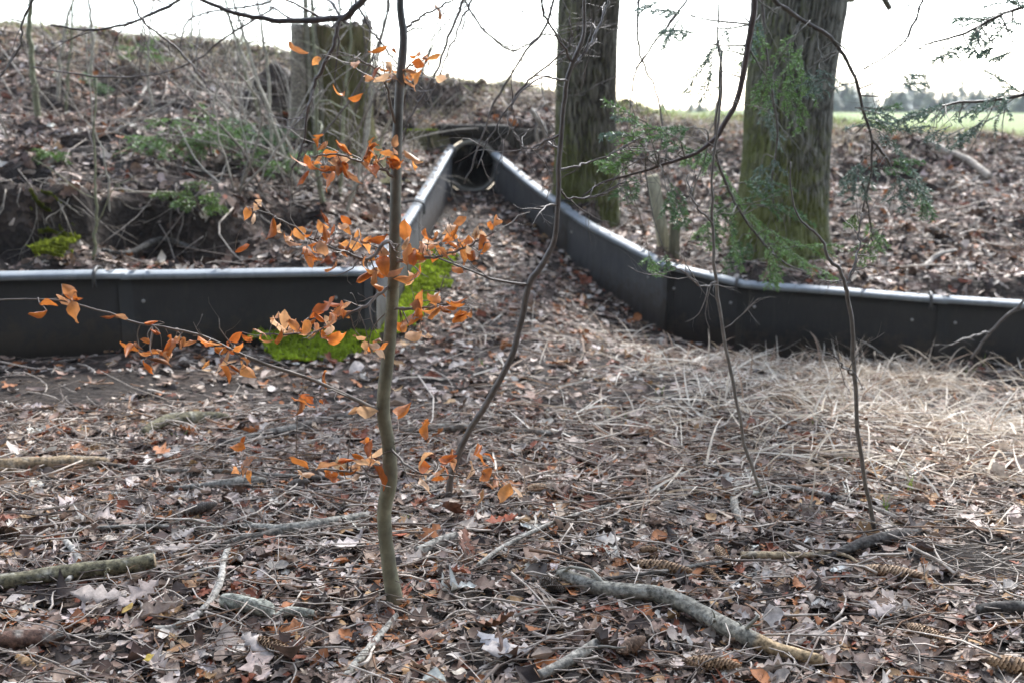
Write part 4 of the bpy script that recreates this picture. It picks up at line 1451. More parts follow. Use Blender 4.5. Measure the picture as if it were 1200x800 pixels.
sapling('young_sapling', [(1026, 628, 7), (1018, 585, 6), (1006, 520, 6), (1003, 455, 6), (999, 395, 6.4), (992, 345, 6), (984, 318, 5), (970, 300, 4.6), (962, 280, 4), (944, 265, 3.2), (930, 240, 2.4), (926, 190, 2)], Y3, (.12, .10, .08), 'thin dark stem bent at the fence cap right of the thick mossy trunk',
        [[(1002, 440, 3, 0), (985, 425, 2.4, -.05), (972, 415, 1.6, -.08)], [(990, 340, 3, 0), (1005, 300, 2.4, .05), (1010, 250, 1.6, .1)]], 23, 1, 0.2)
sapling('young_sapling', [(1138, 420, 4), (1155, 395, 4), (1178, 372, 4.4), (1200, 352, 4), (1235, 310, 3.6), (1262, 240, 3), (1280, 150, 2.4)], 5.75, (.09, .075, .062), 'thin bare stem slanting across the black fence by the tall dead grass',
        [[(1160, 390, 3, 0), (1145, 392, 2.4, -.05), (1120, 400, 2, -.1), (1102, 410, 1.6, -.1)]], 24, 1, 0.2)

# poles and shoots on the left bank
def shoot(px0, py0, px1, py1, w, Y, col, label, rnd, ntw=3, curve=0.0, group='bare shoots on the left bank'):
    m_ = ((px0 + px1) / 2 + curve, (py0 + py1) / 2)
    pts = [(px0, py0 + 6, w * 1.1), ((px0 + m_[0]) / 2 + curve * .3, (py0 + m_[1]) / 2, w), (m_[0], m_[1], w * .92), ((px1 + m_[0]) / 2 + curve * .3, (py1 + m_[1]) / 2, w * .82), (px1, py1, w * .7), (px1 + (px1 - px0) * .5, py1 - 110, w * .5)]
    return sapling('bare_shoot', pts, Y, col, label, (), rnd, ntw, 0.45, 'twig', 0.3, None, group, 36, 0.5, 1, 0.02)


GP = (.36, .335, .27)
GO = (.2, .205, .12)


def bank_Y(px, py):
    return float(to_bank(np.array([px]), np.array([py]))[0][1])


shoots = [(46, 140, 34, -10, 7, GO, 'olive pole standing at the left edge of the bank'),
          (68, 118, 88, -10, 4, GP, 'grey shoot leaning beside the olive pole'),
          (106, 92, 104, -10, 4.5, GP, 'upright grey shoot near the crest between two leaning shoots'),
          (76, 132, 83, 40, 3.5, GO, 'short mossy shoot between the olive pole and the crest'),
          (180, 130, 181, -10, 3, GP, 'very thin upright shoot left of the cut fir sprays'),
          (222, 62, 223, -10, 3.2, GP, 'thin shoot standing alone on the left crest'),
          (310, 150, 262, -10, 4, GO, 'greenish shoot slanting left from the stump'),
          (345, 215, 278, 20, 4.5, GP, 'pale shoot slanting far to the left before the stump'),
          (318, 190, 300, -10, 4, GP, 'pale shoot rising beside the earthy root lump'),
          (375, 178, 358, -10, 8, (.26, .25, .19), 'thick pale shoot pressed against the stump face'),
          (383, 180, 364, -10, 6, (.23, .22, .16), 'second pale shoot doubled up on the stump face'),
          (402, 160, 396, -10, 4.5, GP, 'slim shoot before the middle of the stump'),
          (412, 150, 428, -10, 3.2, (.09, .075, .06), 'dark thin shoot crossing in front of the stump'),
          (398, 232, 410, 60, 4.2, GO, 'olive shoot below the stump beside the funnel'),
          (426, 205, 452, 20, 4, GP, 'grey shoot between the stump and the beech stem'),
          (384, 248, 372, 130, 6, GO, 'stout olive shoot at the foot of the stump slope'),
          (405, 250, 436, 120, 4, GP, 'grey shoot bending right over the pale funnel panel'),
          (128, 250, 110, 150, 2.6, GP, 'thin shoot rising out of the eroded hollow'),
          (108, 305, 111, 200, 3.6, GO, 'mossy shoot standing in the eroded hollow above the fence'),
          (268, 150, 285, 30, 3, GP, 'grey shoot curving over the cut fir sprays'),
          (415, 118, 385, 10, 3, (.1, .085, .065), 'brown shoot hooked across the stump top'),
          (470, 155, 520, 20, 3, (.13, .11, .085), 'brown arching shoot above the planks beside the pipe'),
          (440, 190, 500, 70, 3.4, GP, 'grey shoot arching right behind the beech stem')]
for i, (a, b, c, d, w_, cl, lab) in enumerate(shoots):
    Yb = bank_Y(a, b)
    shoot(a, b, c, d, w_, Yb, cl, lab, 200 + i, 3 if w_ < 5 else 2, random.uniform(-8, 8))
# a tangle of fine twigs round the stump: one bush
bp_ = to_bank(np.array([365.]), np.array([200.]))[0]
root = thing('bare_bush', bp_, 'tangled leafless bush of fine twigs round the stump', 'bush')
rg = np.random.default_rng(77)
for k in range(44):
    s0 = to_bank(np.array([rg.uniform(255, 455)]), np.array([rg.uniform(150, 250)]))[0]
    mb = MB()
    a = rg.uniform(-1.0, 1.0)
    grow(mb, s0, [math.sin(a), rg.normal(-.1, .3), math.cos(a) * 0.9], rg.uniform(0.7, 1.6), rg.uniform(.005, .010), 2, (.33, .30, .25) if k % 3 else (.13, .10, .08), rg, 0.02, 5, 0.16, 0.5)
    mb.build('stem', M['twig'], root)
bp_ = to_bank(np.array([90.]), np.array([170.]))[0]
root = thing('bare_bush', bp_, 'sparse leafless brush on the left bank beside the olive pole', 'bush')
for k in range(36):
    s0 = to_bank(np.array([rg.uniform(-60, 250)]), np.array([rg.uniform(60, 190)]))[0]
    mb = MB()
    a = rg.uniform(-1.1, 1.1)
    grow(mb, s0, [math.sin(a), rg.normal(-.1, .3), math.cos(a)], rg.uniform(0.5, 1.4), rg.uniform(.004, .008), 2, (.33, .30, .25) if k % 3 else (.13, .10, .08), rg, 0.02, 4, 0.16, 0.45)
    mb.build('stem', M['twig'], root)
bp_ = to_bank(np.array([1100.]), np.array([190.]))[0]
root = thing('bare_bush', bp_, 'thin leafless brush on the right bank beyond the thick trunk', 'bush')
for k in range(12):
    s0 = to_bank(np.array([rg.uniform(730, 1240)]), np.array([rg.uniform(160, 270)]))[0]
    mb = MB()
    a = rg.uniform(-1.1, 1.1)
    grow(mb, s0, [math.sin(a), rg.normal(-.1, .3), math.cos(a)], rg.uniform(0.3, .8), rg.uniform(.002, .004), 2, (.22, .19, .15), rg, 0.02, 4, 0.16, 0.45)
    mb.build('stem', M['twig'], root)

# ------------------------------------------------------------------ overhanging bare boughs
def bough(pts, Y, col, label, rnd, fork=0.6, twl=0.4, droop=0.0, name='bare_bough', wob=0.008, depth=2):
    p, r = px_path(pts, Y, 44, wob)
    root = thing(name, p[0], label, 'branch')
    mb = MB()
    v, q, t = tube_geo(p, r, 8, True, 0.15, rnd)
    mb.add(v, q, t, np.array(col) * (1 + 0.6 * (fbm(v[:, 0] * 20, v[:, 1] * 20, v[:, 2] * 20, rnd, 3) - 0.5))[:, None])
    mb.build('limb', M['darkbark'], root)
    r_ = np.random.default_rng(rnd)
    for i in range(4, 43, 3):
        if r_.random() < fork:
            d_ = p[i] - p[i - 1]
            d_ = d_ / np.linalg.norm(d_) + r_.normal(0, 0.7, 3) * np.array([1, .5, 1])
            tb = MB()
            grow(tb, p[i], d_, r_.uniform(0.3, 1) * twl, max(r[i] * 0.5, 0.001), depth - 1, col, r_, droop, 4, 0.2, 0.5)
            tb.build('side_twig', M['darkbark'], root)
    return root


DK = (.065, .05, .042)
bough([(470, -90, 9), (440, -20, 8.5), (415, 12, 8), (398, 22, 7.4), (360, 25, 6.6), (320, 24, 6), (280, 16, 5), (235, 0, 4.4), (180, -30, 3.6)], 4.2, DK, 'dark bough arching in over the stump and left crest', 31, 0.5, 0.5)
bough([(398, 22, 5), (392, 50, 4.6), (378, 80, 4.4), (368, 100, 4), (360, 140, 3.4), (352, 175, 2.6), (342, 200, 2)], 4.2, (.09, .06, .045), 'brown drooping bough hanging down past the stump', 32, 0.6, 0.3)
bough([(240, -30, 4), (210, 0, 3.6), (170, 20, 3.2), (110, 36, 2.6), (60, 30, 2)], 4.6, DK, 'thin dark bough reaching over the left crest', 33, 0.5, 0.4)
bough([(320, 10, 2.6), (272, 40, 2.4), (230, 70, 2.1), (180, 88, 1.9), (120, 90, 2.2), (40, 80, 1.6)], 5.2, (.11, .09, .075), 'long thin bough sagging across the left slope', 34, 0.6, 0.4, 0.02)
bough([(560, -40, 4), (530, 30, 3.4), (510, 90, 2.8), (480, 140, 2.4), (470, 170, 2)], 4.4, (.11, .085, .07), 'thin brown bough sweeping down beside the beech stem', 35, 0.5, 0.3)
bough([(660, -40, 3.6), (640, 30, 3.2), (610, 70, 2.8), (580, 120, 2.4), (562, 170, 2), (545, 215, 1.6)], 4.6, (.11, .085, .07), 'fine drooping bough hanging before the pipe mouth', 36, 0.0, 0.25, 0.03)
bough([(520, -60, 3), (555, 20, 2.8), (600, 60, 2.4), (640, 40, 2), (680, 60, 1.6)], 4.9, (.12, .095, .08), 'fine bough tracing across the white sky beside the slender trunk', 37, 0.9, 0.5)
bough([(760, -50, 3.2), (748, 20, 3), (752, 70, 2.6), (770, 110, 2.2), (776, 160, 1.8), (770, 200, 1.4)], 5.0, (.12, .095, .08), 'fine drooping bough in the gap between the two big trunks', 38, 0.7, 0.35, 0.03)
bough([(60, -40, 3), (30, 20, 2.8), (20, 60, 2.4), (-10, 110, 2)], 4.5, (.12, .1, .08), 'fine bough drooping at the left frame edge', 39, 0.7, 0.4)
bough([(345, 195, 1.8), (400, 130, 2.2), (440, 60, 2.6), (455, 10, 3), (450, -50, 3.4)], 5.2, (.13, .105, .085), 'slim brown bough crossing before the stump top', 40, 0.7, 0.35)

rf = np.random.default_rng(404)
for k, (a_, b_, lab) in enumerate([((400, -30), (500, 110), 'hair thin bough falling across the sky between stump and planks'), ((590, -40), (500, 120), 'hair thin bough leaning left over white sky above the planks'), ((600, 130), (668, 20), 'hair thin bough crossing in front of the slender trunk edge'),
                                   ((820, -30), (735, 140), 'hair thin bough in the white gap left of the thick trunk'), ((140, -30), (250, 110), 'hair thin bough sloping down over the left crest'), ((330, -40), (210, 60), 'hair thin bough tracing left above the crest'), ((1100, -30), (1000, 90), 'hair thin bough in the open sky right of the thick trunk')]):
    m1 = ((a_[0] * 2 + b_[0]) / 3 + rf.uniform(-25, 25), (a_[1] * 2 + b_[1]) / 3 + rf.uniform(-15, 15))
    m2 = ((a_[0] + b_[0] * 2) / 3 + rf.uniform(-25, 25), (a_[1] + b_[1] * 2) / 3 + rf.uniform(-15, 15))
    bough([(*a_, 3), (*m1, 2.6), (*m2, 2.1), (*b_, 1.5)], rf.uniform(3.8, 5.2), (.12, .095, .08), lab, 500 + k, 0.9, 0.45, 0.01)

# roots hanging out of the eroded hollow
hp = to_bank(np.array([150.]), np.array([235.]))[0]
root = thing('exposed_roots', hp, 'bare roots trailing out of the dark eroded hollow on the left bank', 'root')
for k in range(26):
    s0 = to_bank(np.array([rf.uniform(0, 330)]), np.array([rf.uniform(205, 262)]))[0] + [0, 0, .03]
    mb = MB()
    grow(mb, s0, [rf.normal(0, .8), -.5, rf.uniform(-.7, .3)], rf.uniform(.2, .6), rf.uniform(.003, .008), 1, (.26, .22, .17) if k % 2 else (.10, .08, .06), rf, 0.10, 5, .25, .4)
    mb.build('rootlet', M['twig'], root)

# ------------------------------------------------------------------ spruce boughs and fir sprays
def needles_on(mb, path, rng, nl, nw, per_m, col, flat=0.5, i0=0.0):
    """needles set on both sides of a twig path."""
    L = np.r_[0, np.cumsum(np.linalg.norm(np.diff(path, axis=0), axis=1))]
    n = max(4, int(L[-1] * per_m))
    s = np.linspace(i0, 1, n) * L[-1]
    p = np.stack([np.interp(s, L, path[:, k]) for k in range(3)], 1)
    t = np.gradient(p, axis=0)
    t /= np.linalg.norm(t, axis=1)[:, None] + 1e-9
    up = np.tile([0, 0, 1.0], (n, 1)) + rng.normal(0, 0.3, (n, 3))
    sd = np.cross(t, up)
    sd /= np.linalg.norm(sd, axis=1)[:, None] + 1e-9
    up = np.cross(sd, t)
    sgn = np.where(np.arange(n) % 2, 1, -1)[:, None]
    d = t * rng.uniform(0.4, 0.9, (n, 1)) + sd * sgn * rng.uniform(0.6, 1.1, (n, 1)) + up * rng.normal(0.15, flat, (n, 1))
    d /= np.linalg.norm(d, axis=1)[:, None]
    ln = nl * rng.uniform(0.7, 1.2, (n, 1))
    w = np.cross(d, rng.normal(0, 1, (n, 3)))
    w /= np.linalg.norm(w, axis=1)[:, None] + 1e-9
    v = np.stack([p - w * nw / 2, p + w * nw / 2, p + d * ln * 0.6 + w * nw / 2, p + d * ln, p + d * ln * 0.6 - w * nw / 2], 1).reshape(-1, 3)
    b = np.arange(n)[:, None] * 5
    mb.add(v, (b + np.array([[0, 1, 2, 4]])), (b + np.array([[4, 2, 3]])), np.repeat(np.asarray(col)[None] * rng.normal(1, 0.16, (n, 1)), 5, 0))


def spray(wood, ndl, p, d, L, rng, nl=0.014, nw=0.0022, per_m=420, col=(.05, .10, .03), wcol=(.10, .085, .065), sub=7, droop=0.05, depth=1, bare=0.0):
    """flat spruce spray: an axis with paired side shoots, all in needles"""
    d = np.array(d, float) / np.linalg.norm(d)
    side = np.cross(d, [0, 0, 1.0])
    side /= np.linalg.norm(side) + 1e-9
    side = side + rng.normal(0, 0.2, 3)
    n = 9
    pts = [np.array(p, float)]
    dd = d.copy()
    for i in range(n):
        dd = dd + rng.normal(0, 0.06, 3) + [0, 0, -droop]
        dd /= np.linalg.norm(dd)
        pts.append(pts[-1] + dd * L / n)
    pts = np.array(pts)
    v, q, t = tube_geo(pts, np.linspace(0.0035, 0.0014, n + 1) * min(1.6, max(.6, L / 0.4)), 4)
    wood.add(v, q, t, np.asarray(wcol) * rng.normal(1, 0.1))
    if rng.random() > bare: needles_on(ndl, pts, rng, nl, nw, per_m, col, i0=0.15)
    if depth > 0:
        for k in range(sub):
            f = (k + 1) / (sub + 1)
            i = f * n
            a = pts[int(i)] + (pts[min(int(i) + 1, n)] - pts[int(i)]) * (i % 1)
            s = 1 if k % 2 else -1
            spray(wood, ndl, a, dd * 0.8 + side * s * rng.uniform(0.6, 1.0), L * (1.05 - f) * rng.uniform(0.4, 0.65) + 0.02, rng, nl, nw, per_m, col, wcol, 4, droop * 0.7, depth - 1, bare)


rs = np.random.default_rng(88)
NG, NB, NL = (.07, .14, .05), (.10, .15, .11), (.12, .21, .06)


def spruce_bough(pts, Y, label, sprays, rnd, col=NG, wcol=(.09, .07, .055), fork=0.55, twl=0.25, lichen=True):
    """sprays: (px, py, dirx, dirz, length px, colour)"""
    p, r = px_path(pts, Y, 44, 0.006)
    root = thing('spruce_bough', p[0], label, 'spruce branch', 'spruce boughs hanging into the clearing')
    mb = MB()
    v, q, t = tube_geo(p, r, 8, True, 0.2, rnd)
    mb.add(v, q, t, np.array(wcol) * (1 + 0.7 * (fbm(v[:, 0] * 20, v[:, 1] * 20, v[:, 2] * 20, rnd, 3) - 0.5))[:, None])
    r_ = np.random.default_rng(rnd)
    mb.build('limb', M['darkbark'], root)
    for i in range(5, 43, 3):
        if r_.random() < fork:
            d_ = p[i] - p[i - 1]
            d_ = d_ / np.linalg.norm(d_) + r_.normal(0, 0.6, 3) * np.array([1, .6, 1]) - [0, 0, .3]
            wood = MB()
            grow(wood, p[i], d_, r_.uniform(0.4, 1) * twl, max(r[i] * 0.4, 0.001), 1, (.15, .14, .11), r_, 0.06, 4, 0.2, 0.6)
            wood.build('side_twig', M['twig'], root)
    bx, by = proj(p[:, 0], p[:, 1], p[:, 2])
    more = [(sx + r_.normal(0, 16), sy + r_.normal(0, 12), dx + r_.normal(0, .4), dz + r_.normal(0, .3), ln * r_.uniform(.6, 1), cl) for (sx, sy, dx, dz, ln, cl) in sprays]
    for (sx, sy, dx, dz, ln, cl) in sprays + more:
        i = int(np.argmin(np.hypot(bx - sx, by - sy)))
        tgt = at(sx, sy, p[i][1] + r_.normal(0, 0.12))
        wood, ndl = MB(), MB()
        if np.hypot(bx[i] - sx, by[i] - sy) > 4:
            tube(wood, smooth_path([p[i], (p[i] + tgt) / 2 + r_.normal(0, 0.015, 3), tgt], 8), np.linspace(min(r[i] * .6, .004), .0015, 8), 4, (.13, .115, .09), 0, 0)
        spray(wood, ndl, tgt, [dx, r_.normal(0, .35), dz], size_at(tgt, ln), r_, 0.017, 0.0036, 420, np.array(cl) * 1.35, (.14, .13, .1), 6, 0.05, 1, 0.1)
        so_ = wood.build('spray', M['twig'], root)
        if ndl.n:
            no_ = ndl.build('needles', M['needle'], root)
            no_.parent = so_


spruce_bough([(892, -140, 9), (886, -40, 8.6), (884, 15, 8.2), (876, 62, 7.6), (866, 112, 7), (848, 148, 6), (828, 172, 5.4), (800, 186, 4.6), (770, 196, 3.8), (738, 205, 3), (705, 215, 2.4), (680, 232, 1.6)], 4.0,
             'dark spruce bough curving down before the thick trunk towards the funnel panel',
             [(760, 165, -.6, .35, 60, NL), (790, 160, -.7, .3, 55, NL), (770, 178, -1, .05, 60, NL), (800, 176, -.5, .5, 50, NG), (752, 205, -.7, -.3, 45, NG), (782, 205, .2, -.8, 70, NG), (760, 296, .3, -.8, 30, NL), (742, 160, -.8, .2, 40, NB), (840, 60, -.5, -.6, 60, NB), (822, 40, -.6, .2, 60, NB), (858, 30, -.6, -.5, 55, NB), (800, 20, -.5, -.4, 50, NB), (728, 195, -.6, .2, 40, NL), (812, 150, -.8, .1, 50, NG)], 61, wcol=(.075, .048, .04))
spruce_bough([(885, -60, 7), (905, -5, 6), (925, 14, 5.6), (950, 30, 5), (975, 45, 4.6), (990, 68, 4.4), (1003, 95, 4), (1012, 130, 3.4), (1022, 165, 3), (1020, 210, 2.4), (1010, 250, 1.8)], 4.3,
             'lichen grey spruce bough bending down over open sky right of the thick trunk',
             [(900, 25, -.5, -.7, 70, NL), (925, 60, -.2, -1, 75, NL), (940, 90, -.1, -1, 70, NL), (945, 45, -.4, -.8, 60, NL), (910, 70, -.5, -.7, 60, NL), (960, 75, -.3, -1, 55, NB), (1010, 130, .9, -.05, 70, NB), (1055, 100, .8, .3, 34, NB), (1010, 140, .8, .0, 60, NB), (1040, 165, .7, -.6, 60, NB), (1012, 185, -.5, -.8, 50, NB), (1015, 140, .9, -.2, 50, NG)], 62, lichen=True)
spruce_bough([(1310, -40, 6), (1250, -5, 5), (1200, 8, 4), (1165, 22, 3.4), (1130, 40, 3), (1092, 50, 2.2), (1075, 58, 1.5)], 3.7, 'sparse spruce bough entering high over the meadow sky', [(1195, 10, -.6, .3, 60, NB), (1160, 24, -.7, .2, 40, NB), (1120, 62, -.8, .1, 30, NB), (1150, 40, -.5, -.6, 30, NB), (1190, 20, -.7, -.4, 50, NB), (1190, 60, -.8, -.2, 26, NB)], 63)
spruce_bough([(1290, 80, 6), (1230, 100, 5), (1195, 112, 4), (1160, 118, 3.4), (1125, 120, 3), (1090, 130, 2.4), (1060, 142, 1.8)], 4.2, 'dusky spruce bough reaching in level with the meadow treeline', [(1190, 112, -.9, .1, 70, NB), (1150, 118, -.9, -.1, 60, NB), (1115, 122, -.9, -.2, 60, NB), (1090, 132, -.9, -.1, 50, NB), (1130, 150, -.8, -.3, 46, NB), (1180, 130, -.7, -.4, 60, NB)], 64)
spruce_bough([(846, 60, 3.6), (842, 120, 3.6), (838, 175, 3.6), (850, 215, 3.4), (868, 250, 3), (890, 280, 2.6), (915, 305, 2.2), (940, 318, 1.8)], 4.5, 'green spruce bough hanging across the mossy foot of the thick trunk',
             [(840, 200, .5, -.5, 60, NL), (850, 230, .8, -.4, 75, NL), (846, 250, -.5, -.5, 50, NL), (875, 258, .7, -.5, 70, NL), (870, 275, -.4, -.6, 50, NG), (900, 285, .9, -.2, 60, NL), (905, 300, .3, -.9, 40, NL), (930, 312, .9, .0, 60, NL), (860, 215, .9, .1, 80, NG), (885, 240, .9, -.1, 80, NG), (925, 290, .9, .2, 60, NL), (832, 170, -.7, -.2, 45, NL), (830, 235, .2, -1, 60, NG), (880, 265, .9, -.3, 50, NL)], 65, fork=0.8)
spruce_bough([(1022, 165, 3.2), (1038, 185, 3), (1052, 205, 2.6), (1072, 222, 2.2), (1092, 235, 1.6)], 4.3, 'short dark spruce spray drooping before the hollow of the right bank', [(1030, 180, -.3, -.9, 60, NB), (1048, 198, .3, -.9, 55, NB), (1062, 212, .8, -.4, 50, NB), (1040, 190, .7, .2, 40, NG), (1075, 225, .5, -.7, 40, NG)], 66)
spruce_bough([(1010, 215, 2.4), (1018, 245, 2.2), (1022, 275, 2), (1020, 300, 1.4)], 4.3, 'small bright spruce tip dangling above the black fence', [(1020, 280, -.2, -1, 36, NL), (1016, 255, .5, -.8, 40, NL)], 67)
spruce_bough([(900, -120, 4), (893, -20, 4), (897, 60, 3.6), (905, 110, 3), (912, 160, 2.6), (905, 215, 2), (912, 260, 1.6)], 4.7, 'bare lichened spruce twig hanging down the face of the thick trunk', [(900, 120, .3, -.9, 60, NB), (908, 180, -.3, -.9, 50, NB)], 68, fork=0.95, twl=0.4)

# fir sprays and seedlings on the left bank
def fir_seedling(px, py, n, ln, label, col, rnd, spread=1.0):
    ln *= 1.4
    n += 2
    p = to_bank(np.array([float(px)]), np.array([float(py)]))[0]
    root = thing('fir_seedling', p, label, 'seedling', 'green fir seedlings on the left bank')
    r_ = np.random.default_rng(rnd)
    wood, ndl = MB(), MB()
    h = size_at(p, ln) * 0.5
    top = p + [r_.normal(0, .03), -0.05, h]
    tube(wood, smooth_path([p - [0, 0, .05], (p + top) / 2 + r_.normal(0, .01, 3), top], 8), np.linspace(.007, .003, 8), 5, (.12, .09, .06), 0, 0)
    for k in range(n):
        a = k * 2.4 + r_.uniform(-.4, .4)
        f = r_.uniform(0.25, 1)
        d = [math.cos(a) * spread, -abs(math.sin(a)) * 0.7 + 0.25, r_.uniform(-.15, .45)]
        spray(wood, ndl, p + (top - p) * f, d, size_at(p, ln) * r_.uniform(0.6, 1.1), r_, 0.024, 0.006, 170, col, (.12, .1, .06), 7, 0.06, 1)
    wood.build('stem', M['twig'], root)
    ndl.build('needles', M['needle'], root)


FG, FB = (.15, .28, .07), (.16, .28, .12)
fir_seedling(205, 188, 7, 46, 'spreading green fir seedling in the middle of the left slope', FG, 1)
fir_seedling(248, 182, 8, 52, 'largest bright fir seedling left of the stump shoots', FG, 2)
fir_seedling(300, 176, 6, 46, 'bluish fir seedling under the stump shoots', FB, 3)
fir_seedling(330, 210, 6, 46, 'fir seedling between the stump and the orange leaves', FG, 4)
fir_seedling(112, 112, 4, 28, 'small dusky fir seedling below the left crest', FB, 5)
fir_seedling(165, 78, 4, 26, 'small fir tuft hidden in the brush near the crest', FG, 6)
fir_seedling(65, 190, 3, 20, 'tiny bright fir tuft by the olive pole', (.12, .22, .04), 7)
fir_seedling(243, 262, 4, 30, 'low bright fir tuft just above the middle fence panel', (.11, .2, .03), 8)
fir_seedling(215, 240, 3, 26, 'flat mossy fir tuft right of the eroded hollow', (.11, .19, .03), 9)
fir_seedling(388, 158, 4, 28, 'bright fir tuft at the foot of the stump', (.12, .22, .04), 10)

# ------------------------------------------------------------------ fallen wood on the clearing floor
def fallen(name, pts, label, cat, col, rnd, rough=0.3, lift=0.35, stubs=0, endcol=None, seg=12, mat='log', onbank=False, barkend=None):
    """pts: (px, py, width px): lies on the ground along these sight lines"""
    P, W = [], []
    for k in pts:
        p = (to_bank if onbank else to_floor)(np.array([float(k[0])]), np.array([float(k[1])]))[0]
        r = size_at(p, k[2]) / 2
        P.append(p + [0, 0, r * lift * (1.7 if r > 0.012 else 1) + (0.012 if r > 0.008 else 0.022)])
        W.append(r)
    a = smooth_path(np.c_[np.array(P), np.array(W)], 40)
    base = a[20, :3].copy()
    root = thing(name, base, label, cat)
    mb = MB()
    v, q, t = tube_geo(a[:, :3], a[:, 3], seg, True, rough, rnd)
    nz = fbm(v[:, 0] * 22, v[:, 1] * 22, v[:, 2] * 22, rnd, 3)
    c = np.array(col)[None] * (0.55 + 0.9 * nz)[:, None]
    pale = sstep(0.56, 0.66, fbm(v[:, 0] * 45, v[:, 1] * 45, v[:, 2] * 45, rnd + 9, 3))[:, None] * 0.5
    c = c * (1 - pale) + np.array([.30, .29, .25]) * pale
    if barkend is not None:      # bark stripped off beyond this fraction
        fr = np.repeat(np.linspace(0, 1, 40), seg)
        m_ = np.r_[fr, [0, 1]] > barkend
        c[m_] = np.array([.38, .27, .15]) * (0.8 + 0.4 * nz[m_])[:, None]
    mb.add(v, q, t, c)
    mb.build('bark', M[mat], root)
    for e, (i, j) in enumerate(((0, 1), (-1, -2))):
        if endcol is None or not endcol[e]: continue
        d = a[i, :3] - a[j, :3]
        d /= np.linalg.norm(d)
        mb = MB()
        v, q, t = tube_geo(np.array([a[i, :3] - d * 0.002, a[i, :3] + d * 0.002, a[i, :3] + d * 0.004]), [a[i, 3] * 0.9, a[i, 3] * 0.88, a[i, 3] * 0.6], seg, True, 0.2, rnd)
        mb.add(v, q, t, endcol[e])
        mb.build('broken_end', M['plank'], root)
    r_ = np.random.default_rng(rnd)
    for k in range(stubs):
        i = int(r_.uniform(4, 36))
        d = a[i + 1, :3] - a[i, :3]
        d = d / np.linalg.norm(d) + r_.normal(0, .8, 3) * [1, 1, .25] + [0, 0, .25]
        mb = MB()
        grow(mb, a[i, :3], d, r_.uniform(.06, .22), a[i, 3] * .35, 1, col, r_, 0.05, 5, .25, .3)
        mb.build('side_twig', M['twig'], root)


PALE = (.42, .32, .2)
fallen('fallen_log', [(-70, 562, 26), (0, 558, 23), (40, 553, 21), (80, 552, 19), (118, 549, 15), (128, 549, 8)], 'pale split log lying in from the left edge of the clearing', 'log', (.2, .145, .085), 301, 0.3, 0.35, 0, None)
fallen('fallen_branch', [(-60, 700, 17), (0, 692, 18), (40, 687, 18), (90, 680, 19), (140, 675, 19), (182, 668, 20)], 'olive barked branch with a pale broken end lying over big pale leaves', 'branch', (.17, .15, .09), 302, 0.15, 0.45, 1, (None, PALE))
fallen('fallen_branch', [(-30, 764, 26), (10, 761, 24), (40, 758, 20), (66, 755, 14), (78, 754, 6)], 'dark red rotten branch stub in the bottom corner of the clearing', 'branch', (.09, .05, .035), 303, 0.35, 0.35, 0)
fallen('fallen_branch', [(430, 612, 11), (405, 617, 12), (370, 624, 14), (340, 628, 14), (318, 627, 11), (290, 622, 8), (240, 624, 6), (170, 624, 5), (80, 628, 4)], 'long grey branch ending beside the foot of the beech sapling', 'branch', (.24, .22, .18), 304, 0.2, 0.45, 2)
fallen('fallen_branch', [(345, 626, 11), (315, 632, 11), (285, 637, 9), (248, 646, 7)], 'dark forked stick under the long grey branch', 'branch', (.12, .105, .085), 305, 0.2, 0.3, 0)
fallen('fallen_branch', [(262, 712, 17), (285, 717, 18), (312, 722, 17), (322, 727, 7), (340, 724, 12), (368, 726, 10)], 'curled greenish bark piece broken in two before the sapling', 'branch', (.27, .27, .22), 306, 0.35, 0.4, 0)
fallen('fallen_branch', [(655, 683, 17), (690, 697, 18), (730, 704, 19), (770, 708, 20), (800, 719, 20), (830, 735, 21), (860, 752, 22), (880, 762, 22), (905, 770, 17), (935, 778, 15), (962, 783, 13)], 'long lichen covered branch with a bare yellow end lying across the foreground', 'branch', (.21, .195, .155), 307, 0.22, 0.5, 3, (None, PALE), 14, 'log', False, 0.73)
fallen('fallen_branch', [(632, 800, 12), (655, 790, 13), (680, 776, 14), (698, 764, 13), (704, 760, 8)], 'short grey stick with a blunt end in front of the needle patch', 'branch', (.25, .23, .19), 308, 0.2, 0.5, 1)
fallen('fallen_branch', [(262, 526, 8), (300, 518, 10), (345, 510, 12), (385, 498, 10), (430, 489, 7)], 'dark branch lying behind the beech sapling', 'branch', (.07, .055, .045), 309, 0.25, 0.5, 3)
fallen('fallen_log', [(168, 512, 10), (185, 504, 17), (215, 498, 19), (245, 496, 18), (264, 495, 12), (270, 495, 4)], 'short mossy rotten log in the middle distance of the clearing', 'log', (.12, .105, .06), 310, 0.35, 0.2, 0)
fallen('fallen_branch', [(470, 512, 10), (510, 509, 13), (545, 508, 12), (600, 510, 9), (660, 514, 8), (700, 512, 5)], 'brown branch half buried behind the dark crooked sapling', 'branch', (.13, .10, .075), 311, 0.25, 0.35, 1)
fallen('fallen_branch', [(965, 660, 7), (1000, 648, 13), (1030, 641, 15), (1062, 634, 13), (1090, 628, 6)], 'blackened stick beside the bare dark soil patch', 'branch', (.06, .05, .042), 312, 0.3, 0.4, 0)
fallen('fallen_branch', [(868, 657, 9), (900, 658, 11), (935, 656, 8), (985, 657, 4), (1010, 670, 3)], 'yellowish split stick lying left of the blackened stick', 'branch', (.3, .23, .14), 313, 0.25, 0.4, 0)
fallen('fallen_branch', [(1145, 722, 12), (1170, 721, 16), (1200, 722, 18), (1250, 724, 18)], 'black rotten branch entering below the bare soil patch', 'branch', (.055, .048, .042), 314, 0.3, 0.35, 0)
